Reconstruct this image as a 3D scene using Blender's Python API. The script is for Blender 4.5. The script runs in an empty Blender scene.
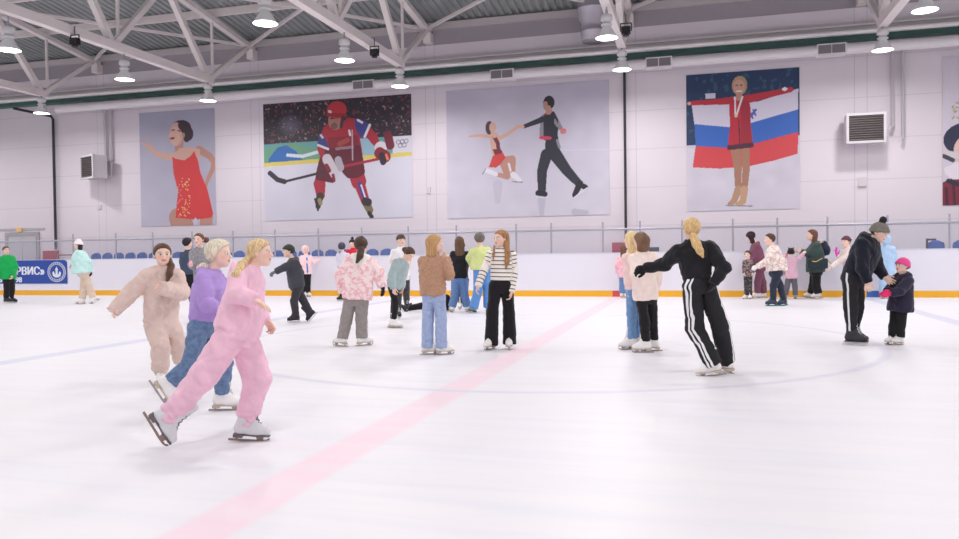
import bpy, math, random, time
import numpy as np
from mathutils import Matrix, Vector
T0 = time.time()
rng = np.random.default_rng(7)
random.seed(7)
scene = bpy.context.scene
COL = scene.collection
PI = math.pi

# ------------------------------------------------------------------ camera
IW, IH = 959, 539
FPX, CAMZ = 777.8, 1.24
def unit(v):
    v = np.asarray(v, float)
    return v / np.linalg.norm(v)
_X = -unit((-2779.5, -19.5, -FPX))
_Y = unit((217.5, 17.5, -FPX))
_Z = unit(np.cross(_X, _Y))
_Y = unit(np.cross(_Z, _X))
ROT = np.array([_X, _Y, _Z])
EYE = np.array([0.0, 0.0, CAMZ])
def ray(x, y):
    return ROT @ np.array([x - 479.5, -(y - 269.5), -FPX])
def on_ice(x, y, z=0.0):
    d = ray(x, y)
    return EYE + d * ((z - CAMZ) / d[2])
def on_wall(x, y, Y):
    d = ray(x, y)
    return EYE + d * (Y / d[1])

cam_data = bpy.data.cameras.new('camera')
cam = bpy.data.objects.new('camera', cam_data)
COL.objects.link(cam)
cam_data.sensor_width = 36.0
cam_data.lens = 36.0 * FPX / IW
cam_data.clip_end = 200
M = Matrix([list(r) for r in ROT]).to_4x4()
M.translation = Vector(EYE)
cam.matrix_world = M
scene.camera = cam

# ------------------------------------------------------------------ materials
MATS = {}
def new_mat(name):
    m = bpy.data.materials.new(name)
    m.use_nodes = True
    nt = m.node_tree
    b = nt.nodes['Principled BSDF']
    return m, nt, b
def lin(c):
    return tuple(((x / 255.0) / 12.92 if x / 255.0 <= 0.04045 else ((x / 255.0 + 0.055) / 1.055) ** 2.4) for x in c)
def rgba(c):
    return (*lin(c), 1.0)
def plain(name, col, rough=0.6, metal=0.0, spec=None, noise=0.0, nscale=4.0, bump=0.0, bscale=30.0, alpha=None, emit=0.0, coat=0.0):
    if name in MATS:
        return MATS[name]
    m, nt, b = new_mat(name)
    b.inputs['Roughness'].default_value = rough
    b.inputs['Metallic'].default_value = metal
    if spec is not None:
        b.inputs['Specular IOR Level'].default_value = spec
    if coat:
        b.inputs['Coat Weight'].default_value = coat
    b.inputs['Base Color'].default_value = rgba(col)
    tc = nt.nodes.new('ShaderNodeTexCoord')
    if noise:
        n = nt.nodes.new('ShaderNodeTexNoise')
        n.inputs['Scale'].default_value = nscale
        n.inputs['Detail'].default_value = 4
        nt.links.new(tc.outputs['Object'], n.inputs['Vector'])
        mix = nt.nodes.new('ShaderNodeMix')
        mix.data_type = 'RGBA'
        l = lin(col)
        mix.inputs['A'].default_value = (*[x * (1 - noise) for x in l], 1)
        mix.inputs['B'].default_value = (*[min(1, x * (1 + noise)) for x in l], 1)
        nt.links.new(n.outputs['Fac'], mix.inputs['Factor'])
        nt.links.new(mix.outputs['Result'], b.inputs['Base Color'])
    if bump:
        n2 = nt.nodes.new('ShaderNodeTexNoise')
        n2.inputs['Scale'].default_value = bscale
        nt.links.new(tc.outputs['Object'], n2.inputs['Vector'])
        bp = nt.nodes.new('ShaderNodeBump')
        bp.inputs['Strength'].default_value = bump
        bp.inputs['Distance'].default_value = 0.02
        nt.links.new(n2.outputs['Fac'], bp.inputs['Height'])
        nt.links.new(bp.outputs['Normal'], b.inputs['Normal'])
    if alpha is not None:
        b.inputs['Alpha'].default_value = alpha
    if emit:
        b.inputs['Emission Color'].default_value = rgba(col)
        b.inputs['Emission Strength'].default_value = emit
    MATS[name] = m
    return m
def printed(name, rough=0.5):
    """surface that shows the colours printed on the mesh (attribute 'print')"""
    if name in MATS:
        return MATS[name]
    m, nt, b = new_mat(name)
    a = nt.nodes.new('ShaderNodeAttribute')
    a.attribute_name = 'print'
    nt.links.new(a.outputs['Color'], b.inputs['Base Color'])
    b.inputs['Roughness'].default_value = rough
    MATS[name] = m
    return m

# ------------------------------------------------------------------ mesh helpers
class MB:
    """collects boxes, bars, tubes ... and links them as one mesh object"""
    def __init__(self):
        self.v, self.f, self.s = [], [], []
    def add(self, vs, fs, smooth=False):
        b = len(self.v)
        self.v.extend([tuple(map(float, p)) for p in vs])
        self.f.extend([tuple(b + i for i in q) for q in fs])
        self.s.extend([smooth] * len(fs))
        return self
    def box(self, lo, hi):
        x0, y0, z0 = lo
        x1, y1, z1 = hi
        return self.add([(x0, y0, z0), (x1, y0, z0), (x1, y1, z0), (x0, y1, z0), (x0, y0, z1), (x1, y0, z1), (x1, y1, z1), (x0, y1, z1)],
                        [(0, 3, 2, 1), (4, 5, 6, 7), (0, 1, 5, 4), (1, 2, 6, 5), (2, 3, 7, 6), (3, 0, 4, 7)])
    def bar(self, a, b, w, h, up=(0, 0, 1)):
        a, b = np.array(a, float), np.array(b, float)
        d = unit(b - a)
        s = np.cross(d, up)
        if np.linalg.norm(s) < 1e-4:
            s = np.cross(d, (1, 0, 0))
        s = unit(s)
        u = np.cross(s, d)
        vs = []
        for p in (a, b):
            for i, j in ((-1, -1), (1, -1), (1, 1), (-1, 1)):
                vs.append(p + s * w / 2 * i + u * h / 2 * j)
        return self.add(vs, [(0, 1, 2, 3), (7, 6, 5, 4), (0, 4, 5, 1), (1, 5, 6, 2), (2, 6, 7, 3), (3, 7, 4, 0)])
    def tube(self, pts, r, n=10, caps=True, smooth=True):
        pts = [np.array(p, float) for p in pts]
        rs = r if isinstance(r, (list, tuple)) else [r] * len(pts)
        vs, fs = [], []
        prev = None
        for i, p in enumerate(pts):
            d = unit((pts[min(i + 1, len(pts) - 1)] - pts[max(i - 1, 0)]))
            if prev is None:
                s = np.cross(d, (0, 0, 1))
                if np.linalg.norm(s) < 1e-3:
                    s = np.cross(d, (1, 0, 0))
            else:
                s = prev - d * (prev @ d)
            s = unit(s)
            prev = s
            u = np.cross(d, s)
            for k in range(n):
                a = 2 * PI * k / n
                vs.append(p + rs[i] * (math.cos(a) * s + math.sin(a) * u))
        for i in range(len(pts) - 1):
            for k in range(n):
                a, b = i * n + k, i * n + (k + 1) % n
                fs.append((a, b, b + n, a + n))
        self.add(vs, fs, smooth)
        if caps:
            m = len(pts) - 1
            self.add([vs[k] for k in range(n)], [tuple(range(n))[::-1]])
            self.add([vs[m * n + k] for k in range(n)], [tuple(range(n))])
        return self
    def lathe(self, prof, n=24, c=(0, 0, 0), smooth=True):
        vs, fs = [], []
        for r, z in prof:
            for k in range(n):
                a = 2 * PI * k / n
                vs.append((c[0] + r * math.cos(a), c[1] + r * math.sin(a), c[2] + z))
        for i in range(len(prof) - 1):
            for k in range(n):
                a, b = i * n + k, i * n + (k + 1) % n
                fs.append((a, b, b + n, a + n))
        return self.add(vs, fs, smooth)
    def prism(self, outline, thick, o=(0, 0, 0), ax=(1, 0, 0), ay=(0, 0, 1)):
        """outline in the plane ax/ay about o, centred thickness along the normal"""
        o, ax, ay = np.array(o, float), np.array(ax, float), np.array(ay, float)
        nrm = unit(np.cross(ax, ay))
        n = len(outline)
        vs = [o + ax * p[0] + ay * p[1] + nrm * thick / 2 for p in outline] + [o + ax * p[0] + ay * p[1] - nrm * thick / 2 for p in outline]
        fs = [tuple(range(n)), tuple(range(n, 2 * n))[::-1]]
        for k in range(n):
            j = (k + 1) % n
            fs.append((k, k + n, j + n, j))
        return self.add(vs, fs)
    def build(self, name, mat, parent=None, loc=None):
        me = bpy.data.meshes.new(name)
        me.from_pydata(self.v, [], self.f)
        me.polygons.foreach_set('use_smooth', self.s)
        me.update()
        o = bpy.data.objects.new(name, me)
        if mat:
            me.materials.append(mat)
        COL.objects.link(o)
        if parent:
            o.parent = parent
        if loc is not None:
            o.location = loc
        return o
def tag(o, label=None, cat=None, group=None, kind=None):
    for k, v in (('label', label), ('category', cat), ('group', group), ('kind', kind)):
        if v:
            o[k] = v
    return o
def empty(name, loc=(0, 0, 0)):
    o = bpy.data.objects.new(name, None)
    o.empty_display_size = 0.1
    o.location = loc
    COL.objects.link(o)
    return o
def copy_tree(o, parent=None):
    c = o.copy()
    COL.objects.link(c)
    c.parent = parent
    for ch in list(o.children):
        copy_tree(ch, c)
    return c
def np_object(name, V, F, mat, parent=None, attrs=None, smooth=True, col=None):
    me = bpy.data.meshes.new(name)
    nv, nf = len(V), len(F)
    me.vertices.add(nv)
    me.vertices.foreach_set('co', np.ascontiguousarray(V, np.float32).ravel())
    k = F.shape[1]
    me.loops.add(nf * k)
    me.loops.foreach_set('vertex_index', np.ascontiguousarray(F, np.int32).ravel())
    me.polygons.add(nf)
    me.polygons.foreach_set('loop_start', np.arange(0, nf * k, k, dtype=np.int32))
    me.polygons.foreach_set('use_smooth', np.full(nf, smooth, bool))
    for an, arr in (attrs or {}).items():
        at = me.attributes.new(an, 'FLOAT', 'POINT')
        at.data.foreach_set('value', np.ascontiguousarray(arr, np.float32))
    if col is not None:
        at = me.attributes.new('print', 'FLOAT_COLOR', 'POINT')
        c4 = np.ones((nv, 4), np.float32)
        c4[:, :3] = col
        at.data.foreach_set('color', c4.ravel())
    me.update(calc_edges=True)
    me.validate()
    if mat:
        me.materials.append(mat)
    o = bpy.data.objects.new(name, me)
    COL.objects.link(o)
    if parent:
        o.parent = parent
    return o

# ------------------------------------------------------------------ implicit shapes
def A3(p):
    return np.asarray(p, np.float32)
def cone(a, b, ra, rb, cap0=False, cap1=False):
    a, b = A3(a), A3(b)
    ba = b - a
    L2 = float(ba @ ba) + 1e-9
    L = math.sqrt(L2)
    def f(P):
        q = P - a
        s = q @ ba / L2
        t = np.clip(s, 0, 1)
        q = q - t[:, None] * ba
        d = np.sqrt((q * q).sum(1)) - (ra + (rb - ra) * t)
        if cap1:
            d = np.maximum(d, (s - 1) * L)
        if cap0:
            d = np.maximum(d, -s * L)
        return d
    return f
def ball(c, r):
    c = A3(c)
    def f(P):
        q = P - c
        return np.sqrt((q * q).sum(1)) - r
    return f
def ell(c, r, B=None):
    """ellipsoid, B = rows of local axes"""
    c, r = A3(c), A3(r)
    def f(P):
        q = P - c
        if B is not None:
            q = q @ A3(B).T
        k0 = np.sqrt(((q / r) ** 2).sum(1)) + 1e-6
        k1 = np.sqrt(((q / (r * r)) ** 2).sum(1)) + 1e-6
        return k0 * (k0 - 1) / k1
    return f
def loft(a, b, ts, ws, ds, left, fwd, p=2.3, off=None, cap0=True, cap1=True):
    """stack of (super)ellipses from a to b: half widths ws along left, half depths ds along fwd"""
    a, b = A3(a), A3(b)
    left, fwd = A3(left), A3(fwd)
    L = float(np.linalg.norm(b - a))
    u = (b - a) / L
    tt = np.linspace(-0.15, 1.15, 53)
    ker = np.array([1, 2, 3, 2, 1], float) / 9
    sm = lambda y: np.convolve(np.pad(np.interp(tt, ts, y), 2, mode='edge'), ker, 'valid').astype(np.float32)
    W, D = sm(ws), sm(ds)
    O = sm(off) if off is not None else None
    def f(P):
        q = P - a
        t = q @ u / L
        x, y = q @ left, q @ fwd
        if O is not None:
            y = y - np.interp(t, tt, O)
        w, d = np.interp(t, tt, W), np.interp(t, tt, D)
        e = (np.abs(x / w) ** p + np.abs(y / d) ** p) ** (1 / p) + 1e-5
        rho = np.sqrt(x * x + y * y)
        r = np.minimum(rho * (1 - 1 / e), 0.5 * rho) if False else np.where(e > 0.3, rho - rho / e, -0.7 * np.minimum(w, d))
        if cap0:
            r = np.maximum(r, -t * L)
        if cap1:
            r = np.maximum(r, (t - 1) * L)
        return r
    return f
def su(a, b, k):
    h = np.clip(0.5 + 0.5 * (b - a) / k, 0, 1)
    return b + (a - b) * h - k * h * (1 - h)
def smax(a, b, k):
    return -su(-a, -b, k)
def join(fs, k):
    def f(P):
        d = fs[0](P)
        for g in fs[1:]:
            d = su(d, g(P), k)
        return d
    return f
def near(f, c, R, m=0.06):
    """evaluate f only around c (a ball of radius R encloses it)"""
    c = A3(c)
    def g(P):
        q = P - c
        d = np.sqrt((q * q).sum(1)) - R
        out = np.maximum(d, m * 0.5) + 0.0
        i = np.nonzero(d < m)[0]
        if len(i):
            out[i] = f(P[i])
        return out.astype(np.float32)
    return g
def surface(f, lo, hi, h, slack=1.9):
    """surface nets over the active 8-cell blocks of a dense grid"""
    lo, hi = np.asarray(lo, float) - 3 * h, np.asarray(hi, float) + 3 * h
    nb = np.maximum(1, np.ceil((hi - lo) / (8 * h)).astype(int))
    n = nb * 8
    g = [np.arange(k) for k in nb]
    I, J, K = np.meshgrid(*g, indexing='ij')
    bl = np.stack([I.ravel(), J.ravel(), K.ravel()], 1)
    cen = (lo + (bl * 8 + 3.5) * h).astype(np.float32)
    dc = f(cen)
    act = np.abs(dc) < 8 * h * 0.87 * slack
    G = np.empty((nb[0], nb[1], nb[2], 8, 8, 8), np.float32)
    G[bl[:, 0], bl[:, 1], bl[:, 2]] = np.sign(dc)[:, None, None, None]
    ab = bl[act]
    if not len(ab):
        return np.zeros((0, 3)), np.zeros((0, 4), int)
    o = np.stack(np.meshgrid(np.arange(8), np.arange(8), np.arange(8), indexing='ij'), -1).reshape(-1, 3)
    CH = 900
    for s in range(0, len(ab), CH):
        q = ab[s:s + CH]
        P = (lo + (q[:, None, :] * 8 + o[None]) * h).reshape(-1, 3).astype(np.float32)
        G[q[:, 0], q[:, 1], q[:, 2]] = f(P).reshape(-1, 8, 8, 8)
    D = G.transpose(0, 3, 1, 4, 2, 5).reshape(n)
    D[0], D[-1], D[:, 0], D[:, -1], D[:, :, 0], D[:, :, -1] = (np.abs(D[0]) + 1e-4, np.abs(D[-1]) + 1e-4, np.abs(D[:, 0]) + 1e-4, np.abs(D[:, -1]) + 1e-4, np.abs(D[:, :, 0]) + 1e-4, np.abs(D[:, :, -1]) + 1e-4)
    ins = D < 0
    cnt = np.zeros((n[0] - 1, n[1] - 1, n[2] - 1), np.int8)
    cs = [(a, b, c) for a in (0, 1) for b in (0, 1) for c in (0, 1)]
    for a, b, c in cs:
        cnt += ins[a:n[0] - 1 + a, b:n[1] - 1 + b, c:n[2] - 1 + c]
    cell = np.argwhere((cnt > 0) & (cnt < 8))
    idx = np.full(cnt.shape, -1, np.int32)
    idx[cell[:, 0], cell[:, 1], cell[:, 2]] = np.arange(len(cell))
    val = {c: D[cell[:, 0] + c[0], cell[:, 1] + c[1], cell[:, 2] + c[2]] for c in cs}
    acc, num = np.zeros((len(cell), 3)), np.zeros(len(cell))
    for c in cs:
        for ax in range(3):
            if c[ax] == 0:
                e = list(c)
                e[ax] = 1
                va, vb = val[c], val[tuple(e)]
                m = (va < 0) != (vb < 0)
                t = np.where(m, va / np.where(m, va - vb, 1), 0)
                p = np.array(c, float)[None] + t[:, None] * np.eye(3)[ax]
                acc += p * m[:, None]
                num += m
    V = lo + (cell + acc / num[:, None]) * h
    F = []
    for ax in range(3):
        b, c = (ax + 1) % 3, (ax + 2) % 3
        sl0, sl1 = [slice(None)] * 3, [slice(None)] * 3
        sl0[ax], sl1[ax] = slice(0, -1), slice(1, None)
        A, Bv = ins[tuple(sl0)], ins[tuple(sl1)]
        E = np.argwhere(A != Bv)
        E = E[(E[:, b] > 0) & (E[:, c] > 0) & (E[:, b] < n[b] - 1) & (E[:, c] < n[c] - 1)]
        def at(db, dc_):
            q = E.copy()
            q[:, b] -= db
            q[:, c] -= dc_
            return idx[q[:, 0], q[:, 1], q[:, 2]]
        q = np.stack([at(1, 1), at(0, 1), at(0, 0), at(1, 0)], 1)
        fl = ins[E[:, 0], E[:, 1], E[:, 2]]
        q = np.where(fl[:, None], q, q[:, ::-1])
        F.append(q[(q >= 0).all(1)])
    return V, np.concatenate(F)
ONLY = None
# ------------------------------------------------------------------ the hall
YB, YW = 22.3, 25.0          # face of the far boards, face of the far wall
BT = 1.24                    # top of the boards
XL, XR = -46.0, 20.0
TX = [-28.7, -22.05, -15.35, -8.65, -1.99, 4.64, 11.3]     # roof trusses

def ramp_mask(nt, src, c, w, soft):
    """1 inside |src-c| < w, falling to 0 over soft"""
    a = nt.nodes.new('ShaderNodeMath'); a.operation = 'SUBTRACT'
    nt.links.new(src, a.inputs[0]); a.inputs[1].default_value = c
    b = nt.nodes.new('ShaderNodeMath'); b.operation = 'ABSOLUTE'
    nt.links.new(a.outputs[0], b.inputs[0])
    m = nt.nodes.new('ShaderNodeMapRange')
    nt.links.new(b.outputs[0], m.inputs['Value'])
    m.inputs['From Min'].default_value, m.inputs['From Max'].default_value = w - soft, w + soft
    m.inputs['To Min'].default_value, m.inputs['To Max'].default_value = 1, 0
    return m.outputs['Result']
def mixc(nt, fac, a, b):
    m = nt.nodes.new('ShaderNodeMix'); m.data_type = 'RGBA'
    nt.links.new(fac, m.inputs['Factor'])
    for k, q in (('A', a), ('B', b)):
        if isinstance(q, tuple):
            m.inputs[k].default_value = q
        else:
            nt.links.new(q, m.inputs[k])
    return m.outputs['Result']
def mul(nt, a, b):
    m = nt.nodes.new('ShaderNodeMath'); m.operation = 'MULTIPLY'
    for i, q in enumerate((a, b)):
        if isinstance(q, (int, float)):
            m.inputs[i].default_value = q
        else:
            nt.links.new(q, m.inputs[i])
    return m.outputs[0]
def ice_material():
    m, nt, b = new_mat('ice')
    tc = nt.nodes.new('ShaderNodeTexCoord')
    sx = nt.nodes.new('ShaderNodeSeparateXYZ')
    nt.links.new(tc.outputs['Object'], sx.inputs[0])
    n = nt.nodes.new('ShaderNodeTexNoise')
    n.inputs['Scale'].default_value, n.inputs['Detail'].default_value = 0.35, 3
    nt.links.new(tc.outputs['Object'], n.inputs['Vector'])
    col = mixc(nt, n.outputs['Fac'], rgba((231, 228, 235)), rgba((237, 234, 238)))
    # scratches left by blades
    mp = nt.nodes.new('ShaderNodeMapping')
    mp.inputs['Rotation'].default_value = (0, 0, 0.35)
    mp.inputs['Scale'].default_value = (0.35, 3.2, 1)
    nt.links.new(tc.outputs['Object'], mp.inputs['Vector'])
    n2 = nt.nodes.new('ShaderNodeTexNoise')
    n2.inputs['Scale'].default_value, n2.inputs['Detail'].default_value, n2.inputs['Distortion'].default_value = 1.6, 8, 0.6
    nt.links.new(mp.outputs[0], n2.inputs['Vector'])
    mr = nt.nodes.new('ShaderNodeMapRange')
    nt.links.new(n2.outputs['Fac'], mr.inputs['Value'])
    mr.inputs['From Min'].default_value, mr.inputs['From Max'].default_value = 0.45, 0.8
    mr.inputs['To Min'].default_value, mr.inputs['To Max'].default_value = 0, 0.55
    col = mixc(nt, mr.outputs['Result'], col, rgba((219, 220, 231)))
    # worn paint under the ice
    n3 = nt.nodes.new('ShaderNodeTexNoise')
    n3.inputs['Scale'].default_value, n3.inputs['Detail'].default_value = 2.2, 6
    nt.links.new(mp.outputs[0], n3.inputs['Vector'])
    wr = nt.nodes.new('ShaderNodeMapRange')
    nt.links.new(n3.outputs['Fac'], wr.inputs['Value'])
    wr.inputs['From Min'].default_value, wr.inputs['From Max'].default_value = 0.3, 0.7
    wr.inputs['To Min'].default_value, wr.inputs['To Max'].default_value = 0.6, 1.0
    wear = wr.outputs['Result']
    X, Y = sx.outputs['X'], sx.outputs['Y']
    col = mixc(nt, mul(nt, ramp_mask(nt, X, -2.165, 0.155, 0.03), wear), col, rgba((240, 213, 224)))
    for bx in (-8.12, 4.2):
        col = mixc(nt, mul(nt, ramp_mask(nt, X, bx, 0.15, 0.03), wear), col, rgba((206, 207, 226)))
    v = nt.nodes.new('ShaderNodeVectorMath'); v.operation = 'SUBTRACT'
    nt.links.new(tc.outputs['Object'], v.inputs[0]); v.inputs[1].default_value = (-2.165, 11.2, 0)
    ln = nt.nodes.new('ShaderNodeVectorMath'); ln.operation = 'LENGTH'
    nt.links.new(v.outputs[0], ln.inputs[0])
    col = mixc(nt, mul(nt, ramp_mask(nt, ln.outputs['Value'], 4.45, 0.055, 0.025), wear), col, rgba((215, 213, 228)))
    # faint round pink patch in the ice colour, nearer the camera
    v2 = nt.nodes.new('ShaderNodeVectorMath'); v2.operation = 'SUBTRACT'
    nt.links.new(tc.outputs['Object'], v2.inputs[0]); v2.inputs[1].default_value = (2.6, 3.2, 0)
    l2 = nt.nodes.new('ShaderNodeVectorMath'); l2.operation = 'LENGTH'
    nt.links.new(v2.outputs[0], l2.inputs[0])
    col = mixc(nt, mul(nt, ramp_mask(nt, l2.outputs['Value'], 0, 1.0, 0.5), 0.5), col, rgba((247, 226, 232)))
    nt.links.new(col, b.inputs['Base Color'])
    b.inputs['Roughness'].default_value = 0.42
    b.inputs['Specular IOR Level'].default_value = 0.22
    bp = nt.nodes.new('ShaderNodeBump')
    bp.inputs['Strength'].default_value, bp.inputs['Distance'].default_value = 0.25, 0.01
    nt.links.new(n2.outputs['Fac'], bp.inputs['Height'])
    nt.links.new(bp.outputs['Normal'], b.inputs['Normal'])
    return m
def wall_material():
    m, nt, b = new_mat('wall panels')
    tc = nt.nodes.new('ShaderNodeTexCoord')
    sx = nt.nodes.new('ShaderNodeSeparateXYZ')
    nt.links.new(tc.outputs['Object'], sx.inputs[0])
    n = nt.nodes.new('ShaderNodeTexNoise')
    n.inputs['Scale'].default_value, n.inputs['Detail'].default_value = 0.5, 4
    nt.links.new(tc.outputs['Object'], n.inputs['Vector'])
    col = mixc(nt, n.outputs['Fac'], rgba((222, 212, 222)), rgba((231, 222, 230)))
    joint = rgba((196, 188, 198))
    for z in (2.1, 3.3, 4.5, 5.7, 6.9):
        col = mixc(nt, mul(nt, ramp_mask(nt, sx.outputs['Z'], z, 0.012, 0.006), 0.55), col, joint)
    for x in TX + [-38, -35]:
        for dx in (-.17, .17):
            col = mixc(nt, mul(nt, ramp_mask(nt, sx.outputs['X'], x + dx, 0.012, 0.008), 0.7), col, joint)
    nt.links.new(col, b.inputs['Base Color'])
    b.inputs['Roughness'].default_value = 0.5
    return m
def structure(name, mb, mat, parent=None):
    o = mb.build(name, mat, parent)
    if not parent:
        o['kind'] = 'structure'
    return o
WHITE = plain('white paint', (226, 219, 222), 0.45, noise=.03, nscale=2)
STEEL = plain('white steel', (230, 221, 220), 0.5, noise=.05, nscale=3)
structure('floor', MB().box((XL, -4, -0.2), (XR, YB + .05, 0)), ice_material())
structure('floor_stand', MB().box((XL, YB + .14, -0.2), (XR, YW, 0.02)).box((XL, 23.3, 0.02), (XR, YW, 0.74)), plain('grey concrete', (170, 166, 172), .8, noise=.1))
structure('wall_far', MB().box((XL, YW, 0), (XR, YW + .3, 8.32)), wall_material())
structure('wall_far_upper', MB().box((XL, YW + .02, 8.32), (XR, YW + .3, 8.92)), plain('upper wall grey', (164, 156, 164), .6, noise=.04))  # upper wall strip, a darker grey than the wall below
structure('trim_1', MB().box((XL, YW - .10, 8.82), (XR, YW + .3, 9.04)), plain('eaves beam', (196, 188, 190), .55))
structure('trim_2', MB().box((XL, YW - .12, 7.58), (XR, YW, 7.80)).box((XL, YW - .2, 7.74), (XR, YW, 7.80)), WHITE)
structure('trim_3', MB().box((XL, YW - .34, 7.30), (XR, YW - .05, 7.44)), plain('dark green beam', (58, 96, 88), .5))
# corrugated roof
def roof():
    pitch, zz = 0.25, []
    n = int((XR - XL) / pitch)
    prof = []
    for i in range(n):
        x = XL + i * pitch
        prof += [(x, 0.07), (x + .10, 0.07), (x + .135, 0), (x + .215, 0)]
    prof.append((XL + n * pitch, 0.07))
    lines = [(25.3, 9.06), (11.2, 9.06 + .14 * 14.1), (-3.0, 9.06)]
    vs = [(x, y, z + dz) for y, z in lines for x, dz in prof]
    k = len(prof)
    fs = [(j * k + i, j * k + i + 1, (j + 1) * k + i + 1, (j + 1) * k + i) for j in range(2) for i in range(k - 1)]
    return MB().add(vs, fs)
structure('ceiling', roof(), plain('roof sheet', (156, 160, 161), .5, noise=.06))
RZ = lambda Y: 9.06 + .14 * (25.3 - Y)
pu = 0
for y in (22.5, 20.2, 17.9, 15.6, 13.4):
    structure('trim_%d' % (4 + pu), MB().box((XL, y - .05, RZ(y) - .26), (XR, y + .05, RZ(y) - .02)), STEEL)
    pu += 1

# boards
bd = MB()
bd.box((XL, YB, 0.17), (XR, YB + .10, BT - .02))
structure('wall_boards', bd, plain('board panel', (232, 229, 240), .35, noise=.015, nscale=.7))
structure('trim_20', MB().box((XL, YB - .015, BT - .02), (XR, YB + .13, BT + .015)), plain('board cap', (214, 214, 228), .4))
def strip(x0, x1):
    return MB().box((x0, YB - .012, 0.0), (x1, YB + .09, 0.17))
kick = MB()
marks = [(-8.12, (74, 110, 176)), (-2.19, (214, 76, 84)), (4.2, (62, 104, 178))]
cuts = [XL, -7.95, -7.55, -2.32, -2.02, 4.26, 4.95, XR]
for i in range(0, 8, 2):
    kick.box((cuts[i], YB - .012, 0.0), (cuts[i + 1], YB + .09, 0.17))
ko = structure('baseboard_far', kick, plain('yellow kick plate', (240, 176, 36), .4))
for i, (c, name) in enumerate((((78, 112, 178), 'blue kick plate'), ((216, 78, 84), 'red kick plate'), ((58, 102, 176), 'blue kick plate'))):
    o = strip(cuts[1 + 2 * i], cuts[2 + 2 * i]).build('line_mark', plain(name + str(c[0]), c, .4), ko)
    o['label'] = name

# guard rail with glass behind the boards
gr = empty('guard_rail', (-6, YB + .2, BT))
tag(gr, 'low glass guard rail with grey posts standing on top of the far boards', 'railing')
def child(mb, name, mat, root):
    o = mb.build(name, mat, root)
    o.matrix_parent_inverse = Matrix.Translation(-root.location)
    return o
px_known = [-24.35, -22.7, -21.09, -19.3, -17.8, -16.25, -14.7, -13.15, -11.6, -10.1, -8.55, -7.0, -5.15, -4.1, -2.6, -1.55, -.4, .95, 2.1, 3.35, 4.8, 6.24, 7.7, 9.2, 10.7]
GY = YB + .17
galv = plain('galvanised steel', (170, 170, 182), .4, metal=.3)
for x in px_known:
    child(MB().tube([(x, GY, BT - .15), (x, GY, BT + .90)], .026, 8), 'post', galv, gr)
child(MB().tube([(XL, GY - .03, BT + .68), (XR, GY - .03, BT + .68)], .03, 8), 'rail', galv, gr)
glass = plain('guard glass', (176, 180, 200), .1, alpha=.13)
for i in range(len(px_known) - 1):
    child(MB().box((px_known[i] + .03, GY - .006, BT + .02), (px_known[i + 1] - .03, GY + .006, BT + .66)), 'glass_panel', glass, gr)

# ------------------------------------------------------------------ roof trusses
NODES = [22.25, 17.9, 13.6]
BZ = 7.08
TOPZ = lambda Y: RZ(Y) - .33
truss_lab = {0: None, 1: 'above the blue banner corner at the left', 2: 'above the skater in the red dress picture', 3: 'between the hockey picture and the pair skating picture',
             4: 'beside the silver round duct', 5: 'above the right hand wall heater', 6: None}
node_plate = plain('truss gusset', (206, 198, 198), .5)
for ti, x in enumerate(TX[:6]):
    if ti == 0:
        continue
    tr = empty('roof_truss', (x, 24.8, 8.7))
    tag(tr, 'white steel roof truss ' + truss_lab[ti], 'roof truss', 'roof trusses')
    child(MB().bar((x, 9.3, BZ), (x, 22.35, BZ), .22, .23), 'bottom_chord', STEEL, tr)
    child(MB().bar((x, 11.2, TOPZ(11.2)), (x, 24.95, TOPZ(24.95) - .04), .20, .16), 'top_chord', STEEL, tr)
    tops = [24.75, 20.15, 15.75, 11.5]
    for i, y in enumerate(NODES):
        child(MB().bar((x, y, BZ), (x, tops[i] - .05, TOPZ(tops[i]) - .02), .15, .15), 'diagonal', STEEL, tr)
        child(MB().bar((x, y, BZ), (x, tops[i + 1] + .05, TOPZ(tops[i + 1])), .17, .17), 'diagonal', STEEL, tr)
        child(MB().bar((x, y + .22, BZ), (x, y + .22, TOPZ(y + .22)), .07, .07), 'upright', STEEL, tr)
        child(MB().prism([(-.28, -.08), (.28, -.08), (.2, .2), (-.2, .2)], .03, (x, y + .05, BZ), (0, 1, 0), (0, 0, 1)), 'gusset', node_plate, tr)
    child(MB().box((x - .13, 24.72, 8.35), (x + .13, 25.02, TOPZ(24.9) - .10)), 'bearing', STEEL, tr)
k = 0
for i in range(1, 5):
    for a, b in ((i, i + 1), (i + 1, i)):
        structure('trim_%d' % (30 + k), MB().bar((TX[a], 24.7, TOPZ(24.7) - .02), (TX[b], 20.2, TOPZ(20.2) + .02), .09, .09), STEEL)
        k += 1

# ------------------------------------------------------------------ lamps
lens = plain('lit lamp glass', (255, 252, 248), .4, emit=9.0)
lampw = plain('lamp enamel', (214, 212, 214), .35)
alu = plain('lamp reflector', (240, 240, 242), .4)
LAMP_YS = [22.2, 18.35, 14.55]
ord_t = {1: 'leftmost', 2: 'second', 3: 'third', 4: 'fourth', 5: 'fifth'}
proto = None
def make_lamp():
    r = empty('pendant_lamp')
    MB().tube([(0, 0, .60), (0, 0, .50)], .03, 8).tube([(0, 0, .72 - .0), (0, 0, .58)], .016, 8).build('hanger', galv, r)
    MB().lathe([(0, .50), (.10, .50), (.13, .47), (.13, .38), (.085, .355), (.085, .32), (.12, .30), (.12, .27), (.06, .25)], 24).build('ballast', lampw, r)
    MB().lathe([(.07, .27), (.09, .24), (.15, .14), (.215, .04), (.245, 0), (.235, 0), (.20, .04), (.14, .14), (.06, .24)], 28).build('reflector', alu, r)
    MB().lathe([(0, -.012), (.12, -.010), (.235, .006), (.235, .012), (0, .012)], 28).build('lens', lens, r)
    return r
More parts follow.
